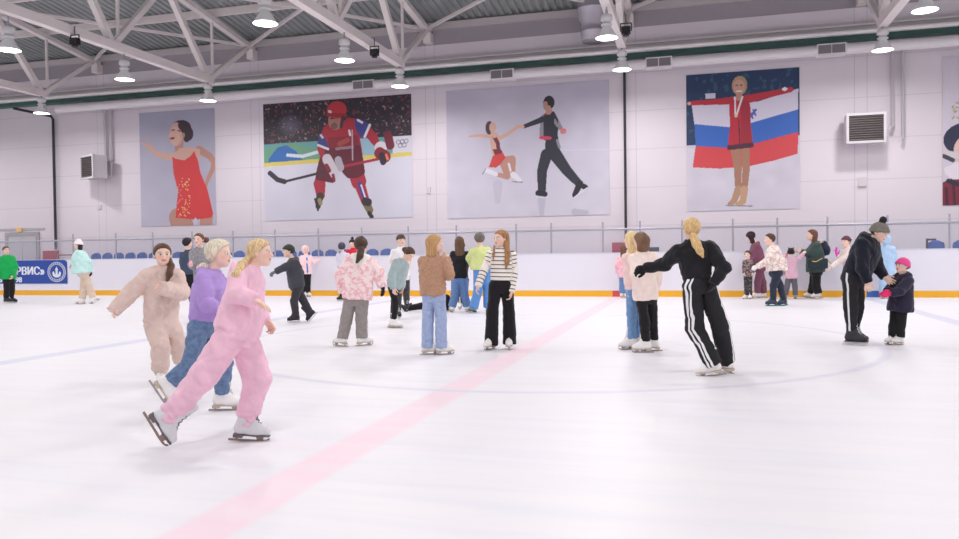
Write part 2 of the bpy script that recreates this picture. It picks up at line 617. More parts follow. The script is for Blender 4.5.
for ti in range(1, 6):
    for yi, y in enumerate(LAMP_YS):
        if (ti, yi) in ((1, 1), (1, 2), (4, 2), (5, 2)):
            continue
        if proto is None:
            o = proto = make_lamp()
        else:
            o = copy_tree(proto)
        o.location = (TX[ti], y, 6.37 - .033 * (22.2 - y))
        o.scale = (1.08, 1.08, 1.08)
        where = ('at the wall end of', 'second from the wall on', 'third from the wall on')[yi]
        tag(o, 'lit white bell lamp %s the %s roof truss from the left' % (where, ord_t[ti]) if ti > 1 else 'lit white bell lamp %s the leftmost roof truss' % where, 'lamp', 'hall lamps')
LIGHT_E = 92.0
for x in TX + [-35.3, 18.0]:
    for y in LAMP_YS + [10.8, 7.0, 3.2, -0.5]:
        ld = bpy.data.lights.new('hall lamp light', 'AREA')
        ld.shape, ld.size, ld.energy = 'DISK', 0.44, LIGHT_E * (1.0 if x > 0 else (1.08 if x > -12 else .86)) * (1.10 if y > 12 else .76)
        ld.color = (1.0, 0.975, 0.96)
        lo_ = bpy.data.objects.new('hall_lamp_light', ld)
        lo_.location = (x, y, 6.37 - .033 * (22.2 - y) - .09)
        COL.objects.link(lo_)
# floodlights and speakers on the trusses
blk = plain('black plastic', (34, 33, 36), .5)
def flood(x, y, z, label):
    r = empty('spotlight', (x, y, z + .08))
    r.scale = (.75, .75, .75)
    tag(r, label, 'spotlight')
    MB().box((-.14, -.10, -.13), (.14, .10, .09)).lathe([(.0, -.0), (.09, .0), (.10, -.08), (0, -.08)], 16, (0, 0, -.12)).build('housing', blk, r)
    MB().bar((-.17, 0, -.05), (-.17, 0, .2), .03, .03).bar((.17, 0, -.05), (.17, 0, .2), .03, .03).bar((-.17, 0, .2), (.17, 0, .2), .03, .03).build('bracket', blk, r)
    MB().tube([(0, 0, .2), (0, 0, .5)], .015, 6).build('hanger', blk, r)
flood(TX[2] + .15, 16.4, 6.72, 'small black spotlight hung below the second roof truss from the left')
flood(TX[3] + .25, 19.7, 6.70, 'small black spotlight hung below the third roof truss from the left')
flood(TX[4] + .40, 18.85, 6.46, 'small black spotlight beside a bell lamp near the silver duct')

# ------------------------------------------------------------------ pipes and ducts on the wall
tag(MB().tube([(XL, 24.62, 7.52), (XR, 24.62, 7.52)], .075, 12).build('pipe', plain('bright white pipe', (240, 234, 236), .3)), 'long bright white pipe running along the top of the wall', 'pipe')
du = empty('air_duct', (-8, 24.5, 7.05))
tag(du, 'long white round air duct below the green beam along the wall', 'duct')
white_duct = plain('white duct', (232, 226, 230), .35)
gx = [on_wall(a, y, 24.5)[0] for a, y in ((365, 88), (503, 76), (659, 65), (831, 51))]
edges = [-23.6] + [e for g in gx for e in (g - .38, g + .38)] + [XR]
for i in range(0, len(edges), 2):
    child(MB().tube([(edges[i], 24.5, 7.02), (edges[i + 1], 24.5, 7.02)], .155, 20), 'duct_run', white_duct, du)
for g in gx:
    child(MB().box((g - .39, 24.34, 6.86), (g + .39, 24.68, 7.18)), 'grille_box', white_duct, du)
    gm = MB()
    for h in range(2):
        x0 = g - .36 + h * .37
        gm.box((x0, 24.326, 6.90), (x0 + .34, 24.34, 7.14))
    child(gm, 'grille', plain('duct grille', (128, 122, 128), .5), du)
vd = empty('ventilation_duct', (-3.05, 24.2, 8.0))
tag(vd, 'fat silver round duct coming down from the roof beside a truss', 'duct')
silver = plain('silver duct', (190, 184, 196), .35, metal=.25, noise=.1, nscale=6)
vm = MB().lathe([(.34, 0), (.35, .0), (.35, .25), (.37, .26), (.37, .32), (.35, .33), (.35, .55), (.44, .70), (.45, .95), (.47, .96), (.47, 1.0), (.45, 1.01), (.45, 1.36)], 28, (-3.05, 24.2, 7.78))
child(vm, 'duct_run', silver, vd)
child(MB().lathe([(0, 0), (.345, 0), (.345, -.02), (0, -.02)], 24, (-3.05, 24.2, 7.79)), 'end_cap', plain('duct dark end', (150, 145, 152), .5), vd)
dark = plain('dark pipe', (44, 46, 52), .5)
tag(MB().tube([(-24.2, 23.1, 6.84), (-24.2, 24.8, 6.84), (-24.2, 24.9, 6.74), (-24.2, 24.9, 1.66)], .05, 10).build('wall_mounted_pipe', dark), 'black pipe bending down the wall above the red cabinet at the left', 'pipe')
tag(MB().tube([(-2.16, 24.9, 7.2), (-2.16, 24.9, 1.64)], .042, 10).build('wall_mounted_pipe', dark), 'straight black pipe down the wall beside the pair skating picture', 'pipe')
# wall heaters
def heater(c, w, h, d, yaw, label, side):
    r = empty('wall_heater', c)
    r.rotation_euler.z = yaw
    tag(r, label, 'heater')
    case = plain('heater case', (205, 199, 205), .45)
    MB().box((-w / 2, 0, -h / 2), (w / 2, d, h / 2)).build('casing', case, r)
    fr = MB()
    t = .05
    fr.box((-w / 2 - .02, -.05, h / 2 - t), (w / 2 + .02, 0.0, h / 2 + .02)).box((-w / 2 - .02, -.05, -h / 2 - .02), (w / 2 + .02, 0.0, -h / 2 + t))
    fr.box((-w / 2 - .02, -.05, -h / 2 + t), (-w / 2 + t, 0.0, h / 2 - t)).box((w / 2 - t, -.05, -h / 2 + t), (w / 2 + .02, 0.0, h / 2 - t))
    fr.build('frame', case, r)
    MB().box((-w / 2 + t, -.012, -h / 2 + t), (w / 2 - t, -.002, h / 2 - t)).build('coil', plain('heater coil', (74, 64, 66), .6), r)
    sl = MB()
    n = 11
    for i in range(n):
        z = -h / 2 + t + (h - 2 * t) * (i + .5) / n
        sl.bar((-w / 2 + t, -.03, z), (w / 2 - t, -.03, z), .035, .012, up=(0, .4, 1))
    sl.build('louvre', plain('heater louvre', (112, 102, 102), .5), r)
    b = MB()
    b.bar((-w * .4, d, h * .3), (-w * .4, d + .28, h * .3), .05, .05).bar((w * .4, d, h * .3), (w * .4, d + .28, h * .3), .05, .05)
    b.build('bracket', galv, r)
    return r
pl_ = on_wall(87.5, 167, 24.2)
heater(tuple(pl_), 1.02, .86, .50, math.radians(-24), 'white wall heater with a dark grille beside the picture of the red dress', 1)
pr_ = on_wall(866, 128, 24.3)
heater(tuple(pr_), 1.0, .82, .42, 0.0, 'white wall heater with a dark grille at the right of the flag picture', 1)
pipew = plain('heater pipe', (206, 200, 206), .35)
def ppair(xs, top, bot, dx, label):
    r = empty('wall_mounted_pipes', (xs[0], 24.9, bot))
    tag(r, label, 'pipes')
    for i, x in enumerate(xs):
        zb = bot + (.0 if i else .35)
        child(MB().tube([(x, 24.88, top), (x, 24.88, zb), (x + dx, 24.7, zb - .02)], .05, 8), 'pipe', pipew, r)
ppair((-21.75, -21.5), 7.0, 4.42, -.10, 'pair of white pipes running down to the left wall heater')
ppair((5.45, 5.72), 7.0, 4.42, -.10, 'pair of white pipes running down to the right wall heater')
# small things on the wall
def wbox(x, y, Y, w, h, d, name, label, cat, mat):
    p = on_wall(x, y, Y)
    o = MB().box((-w / 2, -d, -h / 2), (w / 2, 0, h / 2)).build(name, mat)
    o.location = p
    return tag(o, label, cat)
wbox(100, 207, YW, .16, .16, .06, 'wall_mounted_box', 'small white box on the wall below the left heater', 'junction box', plain('box white', (214, 206, 210), .5))
wbox(429, 190.5, YW, .14, .2, .06, 'wall_mounted_box', 'small white box on the wall between the two middle pictures', 'junction box', plain('box white', (214, 206, 210), .5))
wbox(862, 182, YW, .22, .26, .08, 'wall_mounted_box', 'small white box on the wall below the right heater', 'junction box', plain('box white', (214, 206, 210), .5))
sb_ = on_wall(652, 250.5, 24.0)
tag(MB().box((sb_[0] - .21, 23.9, 1.27), (sb_[0] + .21, 24.1, 1.40)).box((sb_[0] - .04, 23.97, .74), (sb_[0] + .04, 24.03, 1.27)).build('loudspeaker', blk), 'small black box on a post behind the boards beside the brown haired girl', 'box')
def cabinet(x0, x1, y0, z0, z1, label):
    a, b = on_wall(x0, y0, 24.75)[0], on_wall(x1, y0, 24.75)[0]
    r = empty('wall_mounted_cabinet', ((a + b) / 2, YW - .0, z0))
    tag(r, label, 'cabinet')
    w = (b - a) / 2
    MB().box((-w, -.24, 0), (w, -.02, z1 - z0)).build('cabinet_body', plain('red enamel', (168, 44, 62), .45), r)
    MB().box((-w + .03, -.26, .03), (w - .03, -.24, z1 - z0 - .03)).build('door', plain('red enamel door', (176, 50, 68), .45), r)
    MB().lathe([(0, 0), (.075, 0), (.075, .02), (0, .02)], 16).build('dial', plain('white dial', (236, 226, 226), .5), r)
    o = r.children[-1]
    o.rotation_euler.x = PI / 2
    o.location = (w - .14, -.26, (z1 - z0) * .74)
cabinet(42.5, 54.5, 256, .85, 1.60, 'red fire hydrant cabinet on the wall above the blue banner')
cabinet(612, 631, 248, .85, 1.57, 'red fire hydrant cabinet on the wall beside the straight black pipe')
# door at the left end
dx0, dx1 = on_wall(9, 235, YW)[0], on_wall(37, 235, YW)[0]
structure('door_1', MB().box((dx0, YW - .05, .66), ((dx0 + dx1) / 2 - .01, YW - .01, 2.22)).box(((dx0 + dx1) / 2 + .01, YW - .05, .66), (dx1, YW - .01, 2.22)), plain('grey door', (196, 192, 200), .5))
structure('trim_21', MB().box((dx0 - .14, YW - .07, .66), (dx0, YW, 2.22)).box((dx1, YW - .07, .66), (dx1 + .14, YW, 2.22)).box((dx0 - .14, YW - .07, 2.22), (dx1 + .14, YW, 2.36)), plain('door frame', (172, 168, 178), .5))
structure('trim_22', MB().box((XL, YW - .04, 2.44), (on_wall(45, 228, YW)[0], YW, 2.52)), plain('grey trim', (188, 182, 190), .5))
es = wbox(19.5, 229.8, YW - .05, .26, .16, .05, 'exit_sign', 'small amber lit sign above the grey door', 'sign', plain('amber sign', (206, 170, 110), .4, emit=.3))
# tubular barrier behind the boards
tb = MB()
for (a, b) in (((58, 255), (76, 254)),):
    pa, pb = on_wall(*a, 23.4), on_wall(*b, 23.4)
    tb.tube([(pa[0], 23.4, .6), (pa[0], 23.4, pa[2]), (pb[0], 23.4, pa[2]), (pb[0], 23.4, .6)], .04, 8)
tag(tb.build('barrier', plain('brown tube', (150, 128, 122), .5)), 'low tubular barrier behind the boards beside the left red cabinet', 'barrier')

# ------------------------------------------------------------------ stadium seats
seat_b = plain('blue seat plastic', (52, 92, 172), .4)
def make_seat():
    r = empty('stadium_seat')
    vs, fs = [], []
    nx, nz = 8, 7
    for th in (0, .03):
        for j in range(nz + 1):
            z = .34 + .40 * j / nz
            wz = .215 * (1 - .35 * max(0, (j / nz - .6) / .4) ** 2)
            for i in range(nx + 1):
                u = i / nx * 2 - 1
                zz = z if j < nz else z - .05 * u ** 4
                vs.append((wz * u, .10 + .03 * j / nz - .05 * u * u + th, zz))
    K = (nx + 1) * (nz + 1)
    for b in (0, K):
        for j in range(nz):
            for i in range(nx):
                q = (b + j * (nx + 1) + i, b + j * (nx + 1) + i + 1, b + (j + 1) * (nx + 1) + i + 1, b + (j + 1) * (nx + 1) + i)
                fs.append(q if b == 0 else q[::-1])
    for i in range(nx):
        fs.append((nz * (nx + 1) + i, nz * (nx + 1) + i + 1, K + nz * (nx + 1) + i + 1, K + nz * (nx + 1) + i))
    for j in range(nz):
        for i in (0, nx):
            a = j * (nx + 1) + i
            fs.append((a, a + nx + 1, K + a + nx + 1, K + a))
    MB().add(vs, fs, True).build('backrest', seat_b, r)
    MB().prism([(-.34, .30), (-.30, .34), (.02, .36), (.12, .40), (.13, .36), (.02, .31), (-.3, .29)], .43, (0, 0, 0), (0, 1, 0), (0, 0, 1)).build('seat', seat_b, r)
    MB().bar((0, .08, 0), (0, .08, .34), .06, .06).bar((0, -.15, .28), (0, .1, .28), .06, .04).build('bracket', plain('seat bracket', (60, 60, 66), .5), r)
    return r
xs = [on_wall(94 + 0, 254, 23.7)[0] + .50 * i for i in range(29)]
xs = [x for x in xs if x < on_wall(392, 250, 23.7)[0]] + [on_wall(937, 246, 23.7)[0] + .62 * i for i in range(4)]
sp = None
for i, x in enumerate(xs):
    o = sp = make_seat() if sp is None else copy_tree(sp)
    o.location = (x, 23.72, .74)
    side = i < len(xs) - 4
    tag(o, 'blue plastic seat in the row behind the boards on the left half' if side else 'blue plastic seat behind the boards at the far right', 'seat', 'seats behind the boards, left' if side else 'seats behind the boards, right')
ap = on_wall(927, 248, 23.6)
tag(MB().bar((ap[0], 23.6, .66), (ap[0], 23.6, 1.53), .04, .05).bar((ap[0], 23.6, 1.5), (ap[0] + .22, 23.6, 1.5), .04, .05).build('rail_post', blk), 'dark bent post at the end of the right hand seat row', 'post')

# ------------------------------------------------------------------ banner on the boards
def font(txt, size, loc, mat, parent, bold=.0, sx=1.0, right=False):
    c = bpy.data.curves.new('lettering', 'FONT')
    c.body, c.size, c.extrude, c.offset = txt, size, .002, bold
    if right:
        c.align_x = 'RIGHT'
    o = bpy.data.objects.new('lettering', c)
    me = bpy.data.meshes.new_from_object(o)
    bpy.data.objects.remove(o)
    mb = MB()
    for k, dx in enumerate((-.05, 0, .05)):            # heavy strokes
        mb.add([(v.co.x + dx * size, v.co.y, v.co.z + .0006 * k) for v in me.vertices], [tuple(p.vertices) for p in me.polygons])
    o = mb.build('lettering', mat)
    o.rotation_euler = (PI / 2, 0, 0)
    o.scale = (sx, 1, 1)
    o.location = loc
    o.parent = parent
    return o
bx1 = on_wall(67, 272, YB - .02)[0]
bz0, bz1 = on_wall(40, 283.6, YB - .02)[2], on_wall(40, 260.2, YB - .02)[2]
bn = empty('advertising_sign', (bx1, YB, bz0))
tag(bn, 'blue advertising banner with white lettering fixed to the boards at the left', 'banner')
bh = bz1 - bz0
MB().prism([(-9, 0), (0, 0), (0, bh - .07), (-.10, bh), (-9, bh)], .012, (0, -.02, 0), (1, 0, 0), (0, 0, 1)).build('sheet', plain('banner blue', (36, 70, 160), .5, noise=.05, nscale=5), bn)
ink = plain('banner ink', (228, 232, 244), .5)
pe = lambda x, y: on_wall(x, y, YB - .03) - np.array([bx1, YB, bz0])
e = pe(44.5, 274.6)
hgt = pe(30, 267.2)[2] - pe(30, 274.6)[2]
font('СЕРВИС»', hgt * 1.5, (e[0], -.03, e[2]), ink, bn, .0, .98, True)
e = pe(22, 282.2)
font('98', .26, (e[0], -.03, e[2]), ink, bn, .0, 1.1, True)
e = pe(2.2, 282.2)
font('6', .26, (e[0], -.03, e[2]), ink, bn, .0, 1.1, True)
ec = pe(56.7, 272)
em = MB()
def ring(r0, r1, n=48):
    vs, fs = [], []
    for i in range(n):
        a = 2 * PI * i / n
        for r in (r0, r1):
            vs.append((ec[0] + 1.12 * r * math.cos(a), -.032, ec[2] + r * math.sin(a)))
    for i in range(n):
        j = (i + 1) % n
        fs.append((2 * i, 2 * i + 1, 2 * j + 1, 2 * j))
    em.add(vs, fs)
R_ = .35
ring(R_ - .018, R_)
ring(R_ - .095, R_ - .08)
for i in range(26):                                     # lettering ring, too small to read
    a = 2 * PI * i / 26
    c_ = (ec[0] + 1.12 * (R_ - .05) * math.cos(a), ec[2] + (R_ - .05) * math.sin(a))
    t_ = (-math.sin(a), math.cos(a))
    w_ = .018
    em.prism([(-w_, -.018), (w_, -.018), (w_, .018), (-w_, .018)], .004, (c_[0], -.033, c_[1]), (t_[0], 0, t_[1]), (math.cos(a), 0, math.sin(a)))
P2 = lambda pts, y=-.033: em.prism([(ec[0] + 1.25 * a, ec[2] + 1.12 * b) for a, b in pts], .004, (0, y, 0))
P2([(-.035, -.10), (.035, -.10), (.035, .06), (.06, .06), (0, .17), (-.06, .06), (-.035, .06)], -.036)
P2([(-.15, -.02), (-.10, .03), (-.08, -.03), (-.05, -.08), (.05, -.08), (.08, -.03), (.10, .03), (.15, -.02), (.13, -.12), (.06, -.17), (-.06, -.17), (-.13, -.12)])
em.build('emblem', ink, bn)

# ------------------------------------------------------------------ pictures on the wall
class Canvas:
    def __init__(self, x0, x1, z0, z1, res=.016):
        self.b = (x0, x1, z0, z1)
        self.nx, self.nz = int((x1 - x0) / res), int((z1 - z0) / res)
        self.X, self.Z = np.meshgrid(np.linspace(x0, x1, self.nx), np.linspace(z0, z1, self.nz))
        self.C = np.zeros((self.nz, self.nx, 3))
        self.org, self.sc = (0, 0), 1.0
    def P(self, p):
        q = on_wall(p[0] / self.sc + self.org[0], p[1] / self.sc + self.org[1], YW - .02)
        return q[0], q[2]
    def put(self, m, c, k=1.0):
        self.C[m] = self.C[m] * (1 - k) + np.array(c, float) * k
    def poly(self, pts, c, k=1.0):
        pts = [self.P(p) for p in pts]
        m = np.zeros(self.X.shape, bool)
        j = len(pts) - 1
        for i in range(len(pts)):
            (xi, zi), (xj, zj) = pts[i], pts[j]
            if zi != zj:
                m ^= ((zi > self.Z) != (zj > self.Z)) & (self.X < (xj - xi) * (self.Z - zi) / (zj - zi) + xi)
            j = i
        self.put(m, c, k)
        return m
    def ellipse(self, c, rx, rz, col, k=1.0):
        x, z = self.P(c)
        s = abs(self.P((c[0] + 10, c[1]))[0] - x) / 10
        m = ((self.X - x) / (rx * s)) ** 2 + ((self.Z - z) / (rz * s)) ** 2 < 1
        self.put(m, col, k)
        return m
    def line(self, pts, r, col, r2=None, k=1.0):
        r2 = r if r2 is None else r2
        n = len(pts) - 1
        for i in range(n):
            a, b = np.array(self.P(pts[i])), np.array(self.P(pts[i + 1]))
            s = abs(self.P((pts[i][0] + 10, pts[i][1]))[0] - a[0]) / 10
            d = b - a
            t = np.clip(((self.X - a[0]) * d[0] + (self.Z - a[1]) * d[1]) / (d @ d + 1e-9), 0, 1)
            q = np.hypot(self.X - a[0] - t * d[0], self.Z - a[1] - t * d[1])
            f0, f1 = i / n, (i + 1) / n
            rr = (r + (r2 - r) * (f0 + (f1 - f0) * t)) * s
            self.put(q < rr, col, k)
    def noise(self, n, amp):
        """smooth random field"""
        g = rng.normal(size=(n, int(n * self.nx / self.nz) + 1))
        zi, xi = np.linspace(0, g.shape[0] - 1.001, self.nz), np.linspace(0, g.shape[1] - 1.001, self.nx)
        z0, x0 = zi.astype(int), xi.astype(int)
        fz, fx = (zi - z0)[:, None], (xi - x0)[None]
        G = g
        v = G[z0][:, x0] * (1 - fz) * (1 - fx) + G[z0 + 1][:, x0] * fz * (1 - fx) + G[z0][:, x0 + 1] * (1 - fz) * fx + G[z0 + 1][:, x0 + 1] * fz * fx
        return v * amp
    def build(self, name, label):
        x0, x1, z0, z1 = self.b
        V = np.stack([self.X, np.full_like(self.X, 0.0), self.Z], -1).reshape(-1, 3)
        base = np.array([(x0 + x1) / 2, YW - .025, z0])
        V[:, 0] -= base[0]
        V[:, 2] -= base[2]
        i = np.arange(self.nz - 1)[:, None] * self.nx + np.arange(self.nx - 1)[None]
        F = np.stack([i, i + 1, i + 1 + self.nx, i + self.nx], -1).reshape(-1, 4)
        c = np.clip((self.C * .93 + np.array((200, 192, 208)) * .07) / 255, 0, 1).reshape(-1, 3)  # pale lilac haze mixed into the printed colours
        c = np.where(c <= .04045, c / 12.92, ((c + .055) / 1.055) ** 2.4)
        r = empty('wall_picture', tuple(base))
        tag(r, label, 'picture', 'sports pictures on the far wall')
        np_object('print', V, F, printed('printed picture', .55), r, col=c, smooth=False)
        w = (x1 - x0) / 2
        MB().box((-w, .004, 0), (w, .02, z1 - z0)).build('backing', plain('picture backing', (220, 216, 222), .6), r)
SK, SK2 = (214, 168, 152), (190, 138, 122)
def pictures():
    # red dress
    c = Canvas(-20.28, -17.02, 2.46, 6.74)
    c.org, c.sc = (130, 100), 4.147
    g = (c.Z - 2.46) / 4.3
    c.C[:] = np.array((194, 188, 208)) - g[..., None] * np.array((26, 22, 20)) + (c.noise(9, 3.0))[..., None]
    c.line([(190, 232), (150, 236), (108, 222), (78, 196)], 13, SK, 7)
    for f in ((46, 178), (76, 158), (100, 190), (62, 190)):
        c.line([(82, 196), f], 5, SK, 3)
    c.line([(287, 206), (330, 232), (350, 258), (342, 290), (326, 322)], 14, SK2, 8)
    c.line([(326, 322), (318, 345), (314, 372)], 8, SK2, 4)
    c.line([(206, 160), (204, 205)], 17, SK2)
    c.poly([(172, 236), (205, 200), (250, 195), (292, 205), (285, 262), (180, 262)], SK)
    c.line([(196, 488), (205, 522)], 34, SK2); c.line([(318, 488), (315, 522)], 26, SK2); c.line([(228, 500), (236, 522)], 28, SK2)
    c.poly([(176, 236), (190, 244), (226, 250), (252, 232), (266, 212), (282, 250), (292, 300), (322, 372), (346, 474), (336, 488), (270, 496), (190, 488), (194, 430), (200, 380), (180, 300)], (216, 54, 58))
    c.poly([(262, 500), (272, 486), (282, 502), (276, 522), (264, 522)], (205, 198, 214))
    for i in range(64):
        x, y = rng.uniform(198, 250), rng.uniform(320, 486)
        c.ellipse((x, y), 2.2, 2.4, (236, 150 + rng.uniform(0, 60), 120))
    c.ellipse((212, 118), 42, 30, (58, 44, 52)); c.ellipse((246, 140), 17, 24, (58, 44, 52))
    c.ellipse((192, 142), 28, 42, SK); c.ellipse((186, 150), 22, 34, (224, 180, 164)); c.line([(212, 105), (230, 130), (236, 160)], 13, (58, 44, 52))
    c.line([(166, 142), (164, 152)], 4, (224, 180, 164)); c.line([(170, 160), (182, 158)], 3.5, (150, 50, 60)); c.line([(172, 126), (184, 124)], 2, (70, 50, 50)); c.line([(198, 126), (208, 130)], 2, (70, 50, 50)); c.ellipse((222, 146), 6, 9, SK2)
    c.build('wall_picture', 'tall wall picture of a dark haired skater in a red dress with one arm out')
    # ice hockey
    c = Canvas(-15.0, -9.33, 2.55, 6.74)
    c.org, c.sc = (240, 100), 3.992
    c.C[:] = np.array((214, 211, 226)) + c.noise(8, 2.5)[..., None]
    c.poly([(90, -60), (700, -60), (700, 150), (90, 180)], (42, 36, 46))
    m = (c.noise(60, 1.0) > 0.75) & (c.C[..., 0] < 60)
    c.put(m, (84, 60, 68)); m = (c.noise(70, 1.0) > 1.25) & (c.C[..., 0] < 100); c.put(m, (150, 120, 122))
    m = (c.noise(50, 1.0) > 1.2) & (c.C[..., 0] < 90); c.put(m, (120, 40, 50))
    for i in range(6):
        c.ellipse((200, 100), 48 - 7 * i, 40 - 6 * i, (110, 106, 130), .16)
    c.poly([(90, 178), (700, 140), (700, 215), (90, 252)], (96, 160, 160))
    c.poly([(90, 200), (210, 172), (320, 200), (320, 240), (90, 252)], (104, 160, 128)); c.poly([(115, 235), (150, 190), (185, 180), (225, 205), (250, 240), (115, 252)], (44, 104, 178))
    c.line([(190, 220), (250, 225), (320, 205)], 6, (214, 226, 236)); c.poly([(470, 155), (540, 152), (540, 222), (480, 228)], (150, 186, 206)); c.poly([(610, 145), (700, 140), (700, 215), (610, 218)], (214, 210, 222))
    for x, y in ((632, 168), (648, 166), (664, 164), (640, 182), (656, 180)):
        c.ellipse((x, y), 9, 9, (120, 118, 134)); c.ellipse((x, y), 6, 6, (214, 210, 222))
    c.poly([(90, 252), (700, 206), (700, 222), (90, 268)], (222, 202, 96))
    R1, R2, MR, BL = (170, 40, 56), (136, 34, 50), (96, 30, 46), (58, 60, 132)
    c.line([(318, 335), (322, 380)], 24, R1, 17); c.line([(320, 385), (312, 425)], 15, (60, 50, 52), 10); c.line([(318, 400), (322, 412)], 8, (150, 140, 90)); c.line([(300, 395), (312, 440)], 4, (40, 36, 42))
    c.line([(466, 300), (474, 325)], 30, R1); c.line([(476, 330), (500, 402)], 22, R1, 17); c.line([(478, 335), (500, 400)], 8, (60, 60, 150)); c.line([(484, 340), (502, 395)], 3, (230, 224, 232))
    c.line([(503, 408), (518, 440)], 17, (120, 108, 70), 14); c.line([(500, 405), (512, 408)], 15, (52, 44, 50)); c.line([(516, 452), (526, 466)], 8, (40, 36, 42))
    c.poly([(320, 225), (345, 190), (470, 190), (492, 235), (500, 292), (470, 312), (430, 312), (400, 280), (372, 332), (300, 318), (306, 280)], MR)
    c.poly([(318, 150), (335, 108), (372, 78), (400, 100), (430, 70), (482, 78), (520, 108), (548, 140), (560, 172), (538, 186), (505, 150), (478, 150), (486, 190), (492, 240), (420, 256), (350, 240), (322, 232), (308, 196)], R1)
    c.poly([(352, 150), (470, 140), (490, 236), (420, 256), (345, 240)], R2); c.poly([(340, 195), (480, 180), (492, 240), (420, 258), (335, 240)], MR)
    c.poly([(456, 78), (500, 84), (520, 108), (500, 152), (478, 146), (462, 116)], BL); c.line([(518, 100), (498, 146)], 5, (226, 222, 232)); c.line([(470, 80), (488, 90)], 4, (226, 222, 232))
    c.poly([(316, 146), (340, 150), (356, 190), (322, 186), (308, 176)], BL); c.line([(312, 180), (352, 196)], 4, (226, 222, 232)); c.line([(322, 140), (330, 150)], 4, (210, 206, 222))
    c.line([(385, 195), (450, 188)], 5, (150, 120, 130)); c.line([(398, 175), (430, 160)], 9, (170, 70, 60)); c.line([(436, 122), (440, 140)], 4, (226, 222, 232)); c.line([(448, 120), (450, 240)], 2, (190, 170, 180))
    c.line([(120, 292), (150, 318), (178, 326)], 9, (46, 44, 52)); c.line([(178, 326), (300, 296)], 4.5, (46, 42, 50)); c.line([(300, 296), (400, 268)], 4.5, (60, 44, 50)); c.line([(400, 268), (560, 234)], 5, R1); c.line([(560, 234), (606, 160)], 4, (70, 44, 50))
    c.line([(348, 236), (378, 292)], 19, (214, 204, 214)); c.line([(346, 262), (356, 282)], 8, R2); c.line([(392, 240), (402, 270)], 14, (180, 172, 184)); c.line([(372, 300), (376, 322)], 6, R2)
    c.ellipse((562, 190), 25, 23, (220, 212, 220)); c.line([(558, 212), (580, 226)], 22, R2); c.line([(566, 222), (572, 246)], 13, (50, 40, 50)); c.line([(584, 220), (590, 236)], 5, (226, 120, 90)); c.line([(590, 140), (600, 180)], 17, (112, 36, 52))
    c.ellipse((382, 82), 30, 34, (166, 116, 104)); c.ellipse((386, 40), 40, 32, (190, 48, 58)); c.line([(350, 58), (420, 62)], 7, (150, 36, 48)); c.line([(356, 45), (362, 48)], 5, (226, 200, 204)); c.line([(410, 70), (404, 106)], 6, (60, 46, 52)); c.line([(362, 74), (374, 74)], 2.5, (70, 48, 48)); c.ellipse((376, 104), 14, 12, (120, 82, 76))
    c.build('wall_picture', 'wide wall picture of an ice hockey player in a red jersey with a stick')
    # pair
    c = Canvas(-8.08, -2.66, 2.47, 6.74)
    c.org, c.sc = (440, 80), 3.717
    g = (c.Z - 2.47) / 4.3
    c.C[:] = np.array((212, 207, 222)) - g[..., None] * np.array((20, 20, 18)) + (c.noise(14, 2.4) + c.noise(5, 2.0))[..., None]
    c.line([(378, 440), (378, 500)], 15, (176, 172, 192), 8, .5); c.line([(500, 490), (545, 492)], 12, (168, 164, 184), 8, .5); c.line([(215, 390), (215, 450)], 18, (182, 178, 198), 10, .4); c.line([(400, 262), (632, 258)], 1.2, (226, 224, 236), 1.2, .6)
    BK, GR = (42, 42, 54), (138, 136, 148)
    c.line([(396, 278), (380, 335), (378, 415)], 22, BK, 15); c.line([(428, 276), (470, 335), (516, 385)], 24, BK, 14)
    c.line([(364, 420), (390, 424)], 10, (32, 32, 40)); c.line([(520, 386), (500, 428)], 13, (32, 32, 40), 9); c.line([(522, 390), (540, 398)], 10, (32, 32, 40)); c.line([(500, 436), (546, 402)], 2.5, (220, 218, 230)); c.line([(358, 436), (394, 436)], 2, (220, 218, 230))
    c.line([(420, 135), (448, 178)], 13, GR, 8); c.poly([(372, 138), (396, 120), (424, 116), (440, 150), (438, 205), (446, 262), (390, 266), (392, 225), (374, 215)], BK); c.poly([(372, 140), (386, 130), (384, 215), (370, 216)], GR); c.poly([(426, 140), (442, 168), (436, 178), (424, 160)], GR); c.line([(436, 225), (444, 250)], 5, GR)
    c.line([(382, 146), (310, 174)], 11, BK, 7); c.line([(308, 174), (288, 172)], 6, SK); c.line([(375, 214), (408, 216)], 6, (206, 60, 92)); c.ellipse((458, 190), 12, 11, (214, 120, 126)); c.line([(392, 128), (414, 112)], 3, (190, 60, 70))
    c.ellipse((405, 84), 21, 25, (40, 36, 44)); c.ellipse((392, 95), 9, 16, (180, 138, 124)); c.line([(402, 105), (404, 118)], 11, SK2)
    c.line([(186, 210), (150, 206), (110, 210)], 7, SK, 4); c.line([(216, 218), (250, 202), (292, 172)], 8, SK, 5)
    c.line([(202, 212), (208, 268)], 17, SK, 15); c.line([(200, 208), (215, 235), (218, 262)], 7, (110, 40, 52)); c.poly([(196, 258), (228, 258), (236, 278), (206, 286)], (120, 36, 48)); c.line([(228, 302), (268, 294)], 16, SK2, 13); c.line([(270, 298), (272, 352)], 12, SK2, 8); c.line([(238, 312), (252, 356)], 15, SK2, 11); c.line([(250, 360), (206, 350)], 10, SK2, 7)
    c.poly([(184, 318), (196, 282), (234, 270), (244, 288), (226, 312), (208, 326), (180, 324)], (208, 58, 58))
    c.line([(272, 352), (296, 372)], 11, (230, 226, 234), 8); c.line([(208, 350), (172, 336)], 8, (230, 226, 234)); c.line([(170, 330), (158, 350)], 2, (140, 136, 150)); c.line([(268, 378), (306, 380)], 2, (140, 136, 150)); c.line([(256, 312), (262, 336)], 4, (226, 222, 232))
    c.ellipse((184, 178), 15, 24, (64, 48, 54)); c.ellipse((196, 176), 13, 18, SK); c.line([(196, 195), (202, 208)], 8, SK)
